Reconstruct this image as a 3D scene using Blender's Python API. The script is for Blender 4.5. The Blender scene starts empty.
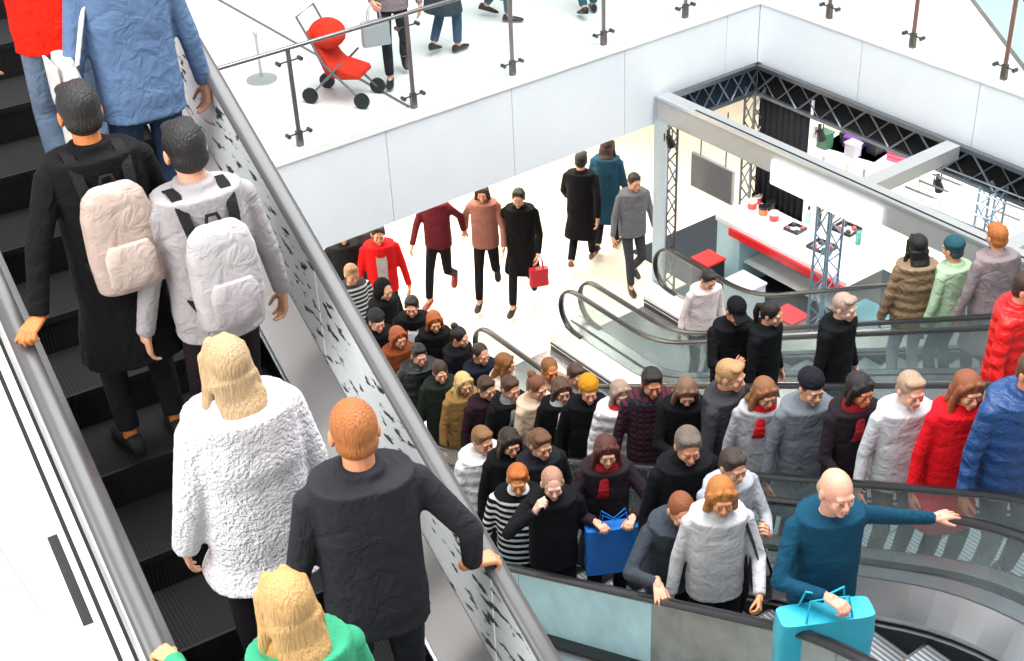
import bpy, math, random
import numpy as np
from mathutils import Vector, Matrix

random.seed(7)
SC = bpy.context.scene
COL = SC.collection
PI = math.pi

# ------------------------------------------------------------------ camera
CAM_F = 1393.0
YAW, PITCH, ROLL = (math.radians(a) for a in (35.162, 33.126, -2.849))
CZ = 9.6
_fh = Vector((math.sin(YAW), math.cos(YAW), 0)); _rt = Vector((math.cos(YAW), -math.sin(YAW), 0)); _up = Vector((0, 0, 1))
FW = _fh * math.cos(PITCH) - _up * math.sin(PITCH)
_u0 = _fh * math.sin(PITCH) + _up * math.cos(PITCH)
RT = _rt * math.cos(ROLL) + _u0 * math.sin(ROLL)
UP = _u0 * math.cos(ROLL) - _rt * math.sin(ROLL)
CAMP = Vector((0, 0, CZ))
def ray(x, y): return FW + RT * ((x - 512) / CAM_F) - UP * ((y - 330.5) / CAM_F)
def at_z(x, y, z):
    d = ray(x, y); return CAMP + d * ((z - CZ) / d.z)
def at_x(x, y, X):
    d = ray(x, y); return CAMP + d * (X / d.x)
def proj(p):
    q = Vector(p) - CAMP; z = q.dot(FW)
    return 512 + CAM_F * q.dot(RT) / z, 330.5 - CAM_F * q.dot(UP) / z
cam = bpy.data.cameras.new('camera'); cam.sensor_width = 36; cam.lens = CAM_F * 36 / 1024; cam.clip_start = .05; cam.clip_end = 200
camo = bpy.data.objects.new('camera', cam); COL.objects.link(camo)
camo.matrix_world = Matrix(((RT.x, UP.x, -FW.x, 0), (RT.y, UP.y, -FW.y, 0), (RT.z, UP.z, -FW.z, CZ), (0, 0, 0, 1)))
SC.camera = camo

# ------------------------------------------------------------------ materials
_mc = {}
def srgb(c):
    if isinstance(c, str):
        c = tuple(int(c[i:i + 2], 16) / 255 for i in (1, 3, 5))
    return tuple((v / 12.92 if v <= .04045 else ((v + .055) / 1.055) ** 2.4) for v in c) + (1,)
def base_mat(name):
    m = bpy.data.materials.new(name); m.use_nodes = True
    return m, m.node_tree.nodes, m.node_tree.links, m.node_tree.nodes['Principled BSDF']
def coords(N, L, sc=(1, 1, 1)):
    tc = N.new('ShaderNodeTexCoord'); mp = N.new('ShaderNodeMapping'); mp.inputs['Scale'].default_value = sc
    L.new(tc.outputs['Object'], mp.inputs['Vector']); return mp.outputs['Vector']
def mat(color, rough=.6, metal=0., var=.06, scale=8., bump=.0, bscale=60., stretch=(1, 1, 1), coat=0., name='surface', emit=0.):
    key = ('m', color, rough, metal, var, scale, bump, bscale, stretch, coat, emit)
    if key in _mc: return _mc[key]
    m, N, L, P = base_mat(name)
    c = srgb(color)
    P.inputs['Roughness'].default_value = rough; P.inputs['Metallic'].default_value = metal; P.inputs['Coat Weight'].default_value = coat
    v = coords(N, L, stretch)
    nz = N.new('ShaderNodeTexNoise'); nz.inputs['Scale'].default_value = scale; nz.inputs['Detail'].default_value = 4; L.new(v, nz.inputs['Vector'])
    mx = N.new('ShaderNodeMix'); mx.data_type = 'RGBA'
    mx.inputs[6].default_value = tuple(max(0, k * (1 - var * 2)) for k in c[:3]) + (1,)
    mx.inputs[7].default_value = tuple(min(1, k * (1 + var * 2)) for k in c[:3]) + (1,)
    L.new(nz.outputs['Fac'], mx.inputs[0]); L.new(mx.outputs[2], P.inputs['Base Color'])
    if bump:
        n2 = N.new('ShaderNodeTexNoise'); n2.inputs['Scale'].default_value = bscale; n2.inputs['Detail'].default_value = 3; L.new(v, n2.inputs['Vector'])
        b = N.new('ShaderNodeBump'); b.inputs['Strength'].default_value = bump; b.inputs['Distance'].default_value = .01
        L.new(n2.outputs['Fac'], b.inputs['Height']); L.new(b.outputs['Normal'], P.inputs['Normal'])
    if emit:
        P.inputs['Emission Color'].default_value = c; P.inputs['Emission Strength'].default_value = emit
    _mc[key] = m; return m
def cloth(color, kind='plain'):
    key = ('c', color, kind)
    if key in _mc: return _mc[key]
    m, N, L, P = base_mat('cloth')
    c = srgb(color); P.inputs['Roughness'].default_value = .45 if kind in ('puffer', 'leather') else .9
    P.inputs['Specular IOR Level'].default_value = .5 if kind in ('puffer', 'leather') else .2
    v = coords(N, L)
    nz = N.new('ShaderNodeTexNoise'); nz.inputs['Scale'].default_value = 9; nz.inputs['Detail'].default_value = 5; L.new(v, nz.inputs['Vector'])
    mx = N.new('ShaderNodeMix'); mx.data_type = 'RGBA'
    mx.inputs[6].default_value = tuple(k * .8 for k in c[:3]) + (1,); mx.inputs[7].default_value = tuple(min(1, k * 1.15) for k in c[:3]) + (1,)
    L.new(nz.outputs['Fac'], mx.inputs[0]); colr = mx.outputs[2]
    if kind in ('stripe', 'plaid'):
        w = N.new('ShaderNodeTexWave'); w.bands_direction = 'Z'; w.inputs['Scale'].default_value = 5.5; L.new(v, w.inputs['Vector'])
        r = N.new('ShaderNodeMath'); r.operation = 'GREATER_THAN'; r.inputs[1].default_value = .6; L.new(w.outputs['Fac'], r.inputs[0])
        m2 = N.new('ShaderNodeMix'); m2.data_type = 'RGBA'; L.new(r.outputs[0], m2.inputs[0]); L.new(colr, m2.inputs[6])
        m2.inputs[7].default_value = (.75, .75, .75, 1) if kind == 'stripe' else (.01, .01, .015, 1); colr = m2.outputs[2]
        if kind == 'plaid':
            w2 = N.new('ShaderNodeTexWave'); w2.bands_direction = 'X'; w2.inputs['Scale'].default_value = 6; L.new(v, w2.inputs['Vector'])
            r2 = N.new('ShaderNodeMath'); r2.operation = 'GREATER_THAN'; r2.inputs[1].default_value = .65; L.new(w2.outputs['Fac'], r2.inputs[0])
            m3 = N.new('ShaderNodeMix'); m3.data_type = 'RGBA'; L.new(r2.outputs[0], m3.inputs[0]); L.new(colr, m3.inputs[6]); m3.inputs[7].default_value = (.02, .02, .03, 1); colr = m3.outputs[2]
    L.new(colr, P.inputs['Base Color'])
    h = N.new('ShaderNodeTexNoise'); h.inputs['Scale'].default_value = 11; h.inputs['Detail'].default_value = 3; h.inputs['Distortion'].default_value = 1.2; L.new(v, h.inputs['Vector'])
    ht = h.outputs['Fac']
    if kind == 'puffer':
        w = N.new('ShaderNodeTexWave'); w.bands_direction = 'Z'; w.wave_profile = 'SIN'; w.inputs['Scale'].default_value = 3.2; w.inputs['Distortion'].default_value = 1.2; w.inputs['Detail'].default_value = 1; L.new(v, w.inputs['Vector'])
        a = N.new('ShaderNodeMath'); a.operation = 'MULTIPLY_ADD'; L.new(w.outputs['Fac'], a.inputs[0]); a.inputs[1].default_value = .35; L.new(ht, a.inputs[2]); ht = a.outputs[0]
    if kind == 'fur':
        f = N.new('ShaderNodeTexNoise'); f.inputs['Scale'].default_value = 70; f.inputs['Detail'].default_value = 4; L.new(v, f.inputs['Vector'])
        a = N.new('ShaderNodeMath'); a.operation = 'ADD'; L.new(f.outputs['Fac'], a.inputs[0]); L.new(ht, a.inputs[1]); ht = a.outputs[0]
    b = N.new('ShaderNodeBump'); b.inputs['Strength'].default_value = .9; b.inputs['Distance'].default_value = .03 if kind in ('puffer', 'fur') else .022
    L.new(ht, b.inputs['Height']); L.new(b.outputs['Normal'], P.inputs['Normal'])
    _mc[key] = m; return m
def hair_mat(color):
    key = ('h', color)
    if key in _mc: return _mc[key]
    m, N, L, P = base_mat('hair'); c = srgb(color); P.inputs['Roughness'].default_value = .5
    v = coords(N, L, (60, 60, 7))
    nz = N.new('ShaderNodeTexNoise'); nz.inputs['Scale'].default_value = 2.2; nz.inputs['Detail'].default_value = 4; L.new(v, nz.inputs['Vector'])
    mx = N.new('ShaderNodeMix'); mx.data_type = 'RGBA'
    mx.inputs[6].default_value = tuple(k * .45 for k in c[:3]) + (1,); mx.inputs[7].default_value = tuple(min(1, k * 1.45) for k in c[:3]) + (1,)
    L.new(nz.outputs['Fac'], mx.inputs[0]); L.new(mx.outputs[2], P.inputs['Base Color'])
    b = N.new('ShaderNodeBump'); b.inputs['Strength'].default_value = .8; b.inputs['Distance'].default_value = .012
    L.new(nz.outputs['Fac'], b.inputs['Height']); L.new(b.outputs['Normal'], P.inputs['Normal'])
    _mc[key] = m; return m
def skin_mat(color):
    key = ('s', color)
    if key in _mc: return _mc[key]
    m, N, L, P = base_mat('skin'); c = srgb(color); P.inputs['Roughness'].default_value = .5
    P.inputs['Subsurface Weight'].default_value = .12; P.inputs['Subsurface Radius'].default_value = (.02, .008, .004)
    v = coords(N, L); nz = N.new('ShaderNodeTexNoise'); nz.inputs['Scale'].default_value = 14; nz.inputs['Detail'].default_value = 3; L.new(v, nz.inputs['Vector'])
    mx = N.new('ShaderNodeMix'); mx.data_type = 'RGBA'
    mx.inputs[6].default_value = (c[0] * .9, c[1] * .82, c[2] * .8, 1); mx.inputs[7].default_value = (min(1, c[0] * 1.08), min(1, c[1] * 1.08), min(1, c[2] * 1.08), 1)
    L.new(nz.outputs['Fac'], mx.inputs[0]); L.new(mx.outputs[2], P.inputs['Base Color'])
    _mc[key] = m; return m
def glass(tint='#eef6f8', refl=.9, key=None, haze=0.):
    k = ('g', tint, refl, haze)
    if k in _mc: return _mc[k]
    m = bpy.data.materials.new('glass'); m.use_nodes = True; N, L = m.node_tree.nodes, m.node_tree.links
    N.remove(N['Principled BSDF']); out = N['Material Output']
    t = N.new('ShaderNodeBsdfTransparent'); t.inputs[0].default_value = srgb(tint)
    g = N.new('ShaderNodeBsdfGlossy'); g.inputs['Roughness'].default_value = .03; g.inputs[0].default_value = (refl, refl, refl, 1)
    fr = N.new('ShaderNodeFresnel'); fr.inputs[0].default_value = 1.45
    ge = N.new('ShaderNodeNewGeometry'); iv = N.new('ShaderNodeMath'); iv.operation = 'SUBTRACT'; iv.inputs[0].default_value = 1; L.new(ge.outputs['Backfacing'], iv.inputs[1])
    ml = N.new('ShaderNodeMath'); ml.operation = 'MULTIPLY'; L.new(fr.outputs[0], ml.inputs[0]); L.new(iv.outputs[0], ml.inputs[1])
    mx = N.new('ShaderNodeMixShader'); L.new(ml.outputs[0], mx.inputs[0]); L.new(t.outputs[0], mx.inputs[1]); L.new(g.outputs[0], mx.inputs[2])
    res = mx.outputs[0]
    if haze:
        d = N.new('ShaderNodeBsdfDiffuse'); d.inputs[0].default_value = srgb(tint)
        nz = N.new('ShaderNodeTexNoise'); nz.inputs['Scale'].default_value = 5; nz.inputs['Detail'].default_value = 6
        L.new(coords(N, L), nz.inputs['Vector'])
        mr = N.new('ShaderNodeMapRange'); mr.inputs[1].default_value = .3; mr.inputs[2].default_value = .7; mr.inputs[3].default_value = haze * .75; mr.inputs[4].default_value = min(1, haze * 1.2)
        L.new(nz.outputs['Fac'], mr.inputs[0])
        m2 = N.new('ShaderNodeMixShader'); L.new(mr.outputs[0], m2.inputs[0]); L.new(res, m2.inputs[1]); L.new(d.outputs[0], m2.inputs[2]); res = m2.outputs[0]
    L.new(res, out.inputs['Surface']); _mc[k] = m; return m
def tile_mat(color, tw=.6, th=.6, mortar=.004, rough=.18, line='#c9c6c0', name='floor tiles'):
    m, N, L, P = base_mat(name); P.inputs['Roughness'].default_value = rough
    v = coords(N, L); b = N.new('ShaderNodeTexBrick'); b.offset = 0; b.inputs['Scale'].default_value = 1
    c = srgb(color)
    b.inputs['Color1'].default_value = c; b.inputs['Color2'].default_value = tuple(k * .97 for k in c[:3]) + (1,); b.inputs['Mortar'].default_value = srgb(line)
    b.inputs['Mortar Size'].default_value = mortar; b.inputs['Brick Width'].default_value = tw; b.inputs['Row Height'].default_value = th
    L.new(v, b.inputs['Vector']); L.new(b.outputs['Color'], P.inputs['Base Color']); return m
def groove_mat(color, axis='X', scale=30., rough=.35, metal=.6, depth=.004):
    key = ('gr', color, axis, scale, rough, metal)
    if key in _mc: return _mc[key]
    m, N, L, P = base_mat('grooved metal'); c = srgb(color); P.inputs['Roughness'].default_value = rough; P.inputs['Metallic'].default_value = metal
    w = N.new('ShaderNodeTexWave'); w.bands_direction = axis; w.inputs['Scale'].default_value = scale; L.new(coords(N, L), w.inputs['Vector'])
    mx = N.new('ShaderNodeMix'); mx.data_type = 'RGBA'; mx.inputs[6].default_value = tuple(k * .35 for k in c[:3]) + (1,); mx.inputs[7].default_value = c
    L.new(w.outputs['Fac'], mx.inputs[0]); L.new(mx.outputs[2], P.inputs['Base Color'])
    b = N.new('ShaderNodeBump'); b.inputs['Strength'].default_value = .6; b.inputs['Distance'].default_value = depth; L.new(w.outputs['Fac'], b.inputs['Height']); L.new(b.outputs['Normal'], P.inputs['Normal'])
    _mc[key] = m; return m

# ------------------------------------------------------------------ mesh buffer
class MB:
    def __init__(s): s.v = []; s.f = []; s.m = []
    def add(s, vs, fs, mi=0):
        b = len(s.v); s.v.extend([tuple(p) for p in vs]); s.f.extend([tuple(i + b for i in q) for q in fs]); s.m.extend([mi] * len(fs)); return s
    def box(s, lo, hi, mi=0, M=None):
        x0, y0, z0 = lo; x1, y1, z1 = hi
        vs = [Vector(p) for p in ((x0, y0, z0), (x1, y0, z0), (x1, y1, z0), (x0, y1, z0), (x0, y0, z1), (x1, y0, z1), (x1, y1, z1), (x0, y1, z1))]
        if M: vs = [M @ p for p in vs]
        return s.add(vs, [(0, 3, 2, 1), (4, 5, 6, 7), (0, 1, 5, 4), (1, 2, 6, 5), (2, 3, 7, 6), (3, 0, 4, 7)], mi)
    def bar(s, a, b, w, h=None, mi=0):
        a, b = Vector(a), Vector(b); d = (b - a).normalized(); h = h or w
        x = d.cross(Vector((0, 0, 1)));  x = x.normalized() if x.length > 1e-4 else Vector((1, 0, 0)); y = x.cross(d)
        vs = [p + x * (i * w / 2) + y * (j * h / 2) for p in (a, b) for i, j in ((-1, -1), (1, -1), (1, 1), (-1, 1))]
        return s.add(vs, [(0, 1, 2, 3), (7, 6, 5, 4), (0, 4, 5, 1), (1, 5, 6, 2), (2, 6, 7, 3), (3, 7, 4, 0)], mi)
    def loft(s, rings, mi=0, cap=True, close=False):
        n = len(rings[0]); vs = [p for r in rings for p in r]; fs = []
        K = len(rings)
        for k in range(K if close else K - 1):
            for i in range(n):
                j = (i + 1) % n; k2 = (k + 1) % K
                fs.append((k * n + i, k * n + j, k2 * n + j, k2 * n + i))
        if cap and not close:
            fs.append(tuple(reversed(range(n)))); fs.append(tuple((K - 1) * n + i for i in range(n)))
        return s.add(vs, fs, mi)
    def sweep(s, path, prof, up=Vector((0, 0, 1)), side=None, mi=0, cap=True, close=False):
        """prof: list of (lateral, normal) offsets; frames keep 'side' fixed when given."""
        rings = []; P = [Vector(p) for p in path]
        for k, p in enumerate(P):
            a = P[k - 1] if k else (P[-1] if close else P[0]); b = P[(k + 1) % len(P)] if (k < len(P) - 1 or close) else P[-1]
            d = (b - a).normalized(); x = side.normalized() if side else d.cross(up).normalized(); y = x.cross(d).normalized()
            rings.append([p + x * u + y * w for u, w in prof])
        return s.loft(rings, mi, cap, close)
    def tube(s, path, r, n=8, mi=0, cap=True):
        P = [Vector(p) for p in path]; rings = []; prev = None
        for k, p in enumerate(P):
            d = (P[min(k + 1, len(P) - 1)] - P[max(k - 1, 0)]).normalized()
            x = prev - d * prev.dot(d) if prev else d.cross(Vector((0, 0, 1)))
            if x.length < 1e-4: x = d.cross(Vector((1, 0, 0)))
            x.normalize(); prev = x; y = d.cross(x)
            rr = r[k] if isinstance(r, (list, tuple)) else r
            rings.append([p + (x * math.cos(t) + y * math.sin(t)) * rr for t in (2 * PI * i / n for i in range(n))])
        return s.loft(rings, mi, cap)
    def caps(s, a, b, ra, rb, n=10, mi=0):
        a, b = Vector(a), Vector(b); d = (b - a); l = d.length; d = d / l if l > 1e-6 else Vector((0, 0, 1))
        P, R = [], []
        for t in (.98, .8, .5, .2): P.append(a - d * ra * t); R.append(ra * math.sqrt(max(0, 1 - t * t)))
        P.append(a); R.append(ra); P.append(b); R.append(rb)
        for t in (.2, .5, .8, .98): P.append(b + d * rb * t); R.append(rb * math.sqrt(max(0, 1 - t * t)))
        x = d.cross(Vector((0, 0, 1)));  x = x.normalized() if x.length > 1e-3 else Vector((1, 0, 0)); y = d.cross(x)
        return s.loft([[p + (x * math.cos(t) + y * math.sin(t)) * r for t in (2 * PI * i / n for i in range(n))] for p, r in zip(P, R)], mi)
    def ell(s, c, r, n=14, k=9, mi=0, M=None):
        c = Vector(c); rings = []
        for j in range(k):
            ph = -PI / 2 + PI * (j + .35) / (k - .3)
            rings.append([c + Vector((r[0] * math.cos(ph) * math.cos(t), r[1] * math.cos(ph) * math.sin(t), r[2] * math.sin(ph))) for t in (2 * PI * i / n for i in range(n))])
        if M: rings = [[M @ p for p in q] for q in rings]
        return s.loft(rings, mi)
    def cyl(s, c, r, h, n=16, mi=0, r2=None, axis=Vector((0, 0, 1))):
        c = Vector(c); r2 = r if r2 is None else r2
        x = axis.cross(Vector((0, 1, 0)));  x = x.normalized() if x.length > 1e-3 else Vector((1, 0, 0)); y = axis.cross(x)
        return s.loft([[c + axis * (h * k) + (x * math.cos(t) + y * math.sin(t)) * q for t in (2 * PI * i / n for i in range(n))] for k, q in ((0, r), (1, r2))], mi)
    def obj(s, name, mats, parent=None, smooth=False, bevel=0., loc=None, rotz=0.):
        me = bpy.data.meshes.new(name); me.from_pydata(s.v, [], s.f)
        mats = mats if isinstance(mats, (list, tuple)) else [mats]
        for m in mats: me.materials.append(m)
        if len(mats) > 1: me.polygons.foreach_set('material_index', s.m)
        import bmesh
        bm = bmesh.new(); bm.from_mesh(me); bmesh.ops.recalc_face_normals(bm, faces=bm.faces); bm.to_mesh(me); bm.free()
        if smooth:
            me.polygons.foreach_set('use_smooth', [True] * len(me.polygons))
            me.set_sharp_from_angle(angle=math.radians(48))
        o = bpy.data.objects.new(name, me); COL.objects.link(o)
        if parent: o.parent = parent
        if loc is not None: o.location = loc
        o.rotation_euler.z = rotz
        if bevel:
            b = o.modifiers.new('bevel', 'BEVEL'); b.width = bevel; b.segments = 2; b.limit_method = 'ANGLE'
        return o
def tag(o, label=None, cat=None, group=None, kind=None):
    if label: o['label'] = label
    if cat: o['category'] = cat
    if group: o['group'] = group
    if kind: o['kind'] = kind
    return o
def empty(name, loc=(0, 0, 0), rotz=0, label=None, cat=None, group=None, kind=None):
    o = bpy.data.objects.new(name, None); COL.objects.link(o); o.location = loc; o.rotation_euler.z = rotz; o.empty_display_size = .1
    return tag(o, label, cat, group, kind)
def struct(o): o['kind'] = 'structure'; return o
def copy_tree(o, parent=None):
    c = o.copy(); COL.objects.link(c); c.parent = parent
    for ch in list(o.children): copy_tree(ch, c)
    return c
# ------------------------------------------------------------------ the setting
ZG = 3.6; FB = 2.46; YF = 11.5; XF = 12.02
white_floor = tile_mat('#f4f1ec', 1.2, 1.2, .004, .22, '#d9d5cf')
cream_floor = tile_mat('#f3ead9', .9, .9, .004, .2, '#d8cdbb', name='cream stone floor')
wall_white = mat('#e9edf0', .5, var=.02, scale=3)
struct(MB().box((-8, -6, -.3), (24, 22, 0)).obj('floor', cream_floor))
b = MB()
b.box((-8, YF + .06, 3.3), (24, 22, ZG)); b.box((XF + .06, -6, 3.3), (24, YF, ZG)); b.box((-8, -6, 3.3), (1.75, YF, ZG)); b.box((1.75, -6, 3.3), (XF + .06, 1.4, ZG))
struct(b.obj('floor_upper', white_floor))
seam = mat('#b9c0c6', .6)
def fascia(name, back):
    b = MB()
    if back:
        x = 1.75; k = 0
        while x < XF - .01:
            x1 = min(x + 1.62, XF); b.box((x + .004, YF - .03, FB), (x1 - .004, YF, 3.54)); x = x1
        b.box((1.75, YF + .001, FB + .005), (XF + .03, YF + .05, 3.535), 1)
        b.box((1.75, YF - .05, 3.54), (XF, YF + .12, 3.62), 2)
    else:
        y = YF - .03
        while y > -2:
            y1 = y - 1.62; b.box((XF, y1 + .004, FB), (XF + .03, y - .004, 3.54)); y = y1
        b.box((XF + .031, -2, FB + .005), (XF + .055, YF, 3.535), 1)
        b.box((XF - .02, -2, 3.54), (XF + .14, YF - .05, 3.62), 2)
    return struct(b.obj(name, [wall_white, seam, mat('#f6f6f4', .4, var=.01)]))
fascia('wall_back', True); fascia('wall_right', False)
b = MB(); b.box((1.75, YF + .02, FB - .02), (24, 22, FB + .1)); b.box((XF + .05, -6, FB - .02), (24, YF + .02, FB + .1))
struct(b.obj('ceiling', mat('#efefec', .7, var=.01)))
struct(MB().box((-8, 21.8, 0), (24, 22, 7.2)).obj('wall_far', mat('#f0efec', .6, var=.02)))
struct(MB().box((23.8, -6, 0), (24, 21.8, 7.2)).obj('wall_side', mat('#f0efec', .6, var=.02)))
# joints and the grey inlay of the gallery floor
j0 = at_z(303, 45, ZG); j1 = at_z(411, 107, ZG)
struct(MB().box((7.02, 11.64, ZG), (7.06, 16.5, ZG + .004)).obj('trim_1', mat('#6d665f', .5)))
p0, p1 = at_z(966, -8, ZG), at_z(1030, 76, ZG)
b = MB(); b.add([(p0.x, p0.y, ZG + .004), (p1.x, p1.y, ZG + .004), (p1.x + 3, p1.y - 3, ZG + .004), (p0.x + 5, p0.y + 1, ZG + .004)], [(0, 1, 2, 3)])
struct(b.obj('floor_inlay', mat('#b9c9c9', .3, var=.03)))
struct(MB().bar((p0.x, p0.y, ZG + .006), (p1.x, p1.y, ZG + .006), .05, .008).obj('trim_2', mat('#77706a', .4)))

# glass guard rails of the gallery
steel = mat('#8d8a88', .3, .85, var=.05)
steel_dk = mat('#6b6663', .35, .8, var=.05)
steel_lt = mat('#d5d8da', .28, .75, var=.04)
bronze = mat('#8c6f62', .35, .6, var=.05)
clear = glass('#f6fbfb', .6)
def rail(label, start, axis, stops, a, c, post_mat):
    root = empty('glass_railing', start, 0, label, 'railing')
    o = Vector(start)
    def pt(t, z, off=0.): return Vector((t, off, z)) if axis == 'x' else Vector((off, t, z))
    for t in stops:
        m = MB(); m.bar(pt(t, 0), pt(t, 1.02), .045, .018) if axis == 'x' else m.bar(pt(t, 0), pt(t, 1.02), .018, .045)
        p = m.obj('post', post_mat, root); m = MB()
        lo, hi = ((t - .03, -.025, 0), (t + .03, .025, .17)) if axis == 'x' else ((-.025, t - .03, 0), (.025, t + .03, .17))
        m.box(lo, hi); m.obj('post_base', steel_dk, p)
        for z in (.14, .9):
            for q in (-.12, .12):
                m = MB(); c0 = pt(t + q, z, -.03); ax = Vector((0, 1, 0)) if axis == 'x' else Vector((1, 0, 0)); m.cyl(c0, .022, .06, 10, axis=ax)
                m.bar(pt(t + q, z), pt(t, z), .012); m.obj('glass_clamp', steel_dk, p)
    m = MB(); m.tube([pt(a, 1.03), pt(c, 1.03)], .022, 10); m.obj('handrail', steel, root, True)
    ss = sorted(stops)
    for t0, t1 in zip(ss[:-1], ss[1:]):
        m = MB(); lo, hi = pt(t0 + .04, .06, -.006), pt(t1 - .04, .98, .006); m.box([min(u, v) for u, v in zip(lo, hi)], [max(u, v) for u, v in zip(lo, hi)])
        m.obj('glass_pane', clear, root)
    return root
rail('glass railing with grey posts along the back gallery edge, shoppers walking behind', (0, YF + .07, 3.62), 'x', [1.8, 3.05, 4.35, 5.68, 7.04, 8.33, 9.62, 10.87, 11.98], 1.75, 12.05, steel)
rail('glass railing with brownish posts above the market booth, along the right gallery', (XF + .05, 0, 3.62), 'y', [11.5, 10.42, 9.2, 8.0, 6.75, 5.5, 4.25, 3.0, 1.7], 1.6, 11.57, bronze)

# ------------------------------------------------------------------ escalators
rubber = mat('#17171a', .33, var=.1, coat=.3)
rubber_grey = mat('#4d4a4a', .38, var=.06, coat=.1)
black = mat('#0d0d0f', .5, var=.1)
skirt_m = mat('#19191b', .35, .5, var=.1)
tread = groove_mat('#a4a8ab', 'X', 9, .45, .3)
tread_blk = groove_mat('#060607', 'X', 18, .8, .0)
riser_m = groove_mat('#66696c', 'X', 9, .45, .3)
riser_blk = groove_mat('#040405', 'X', 18, .8, .0)
brushed = mat('#b5b6b8', .27, .8, var=.06, scale=4, stretch=(1, .2, 1), bump=.05)
plate = groove_mat('#b8b6b2', 'Y', 12, .35, .6)

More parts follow.
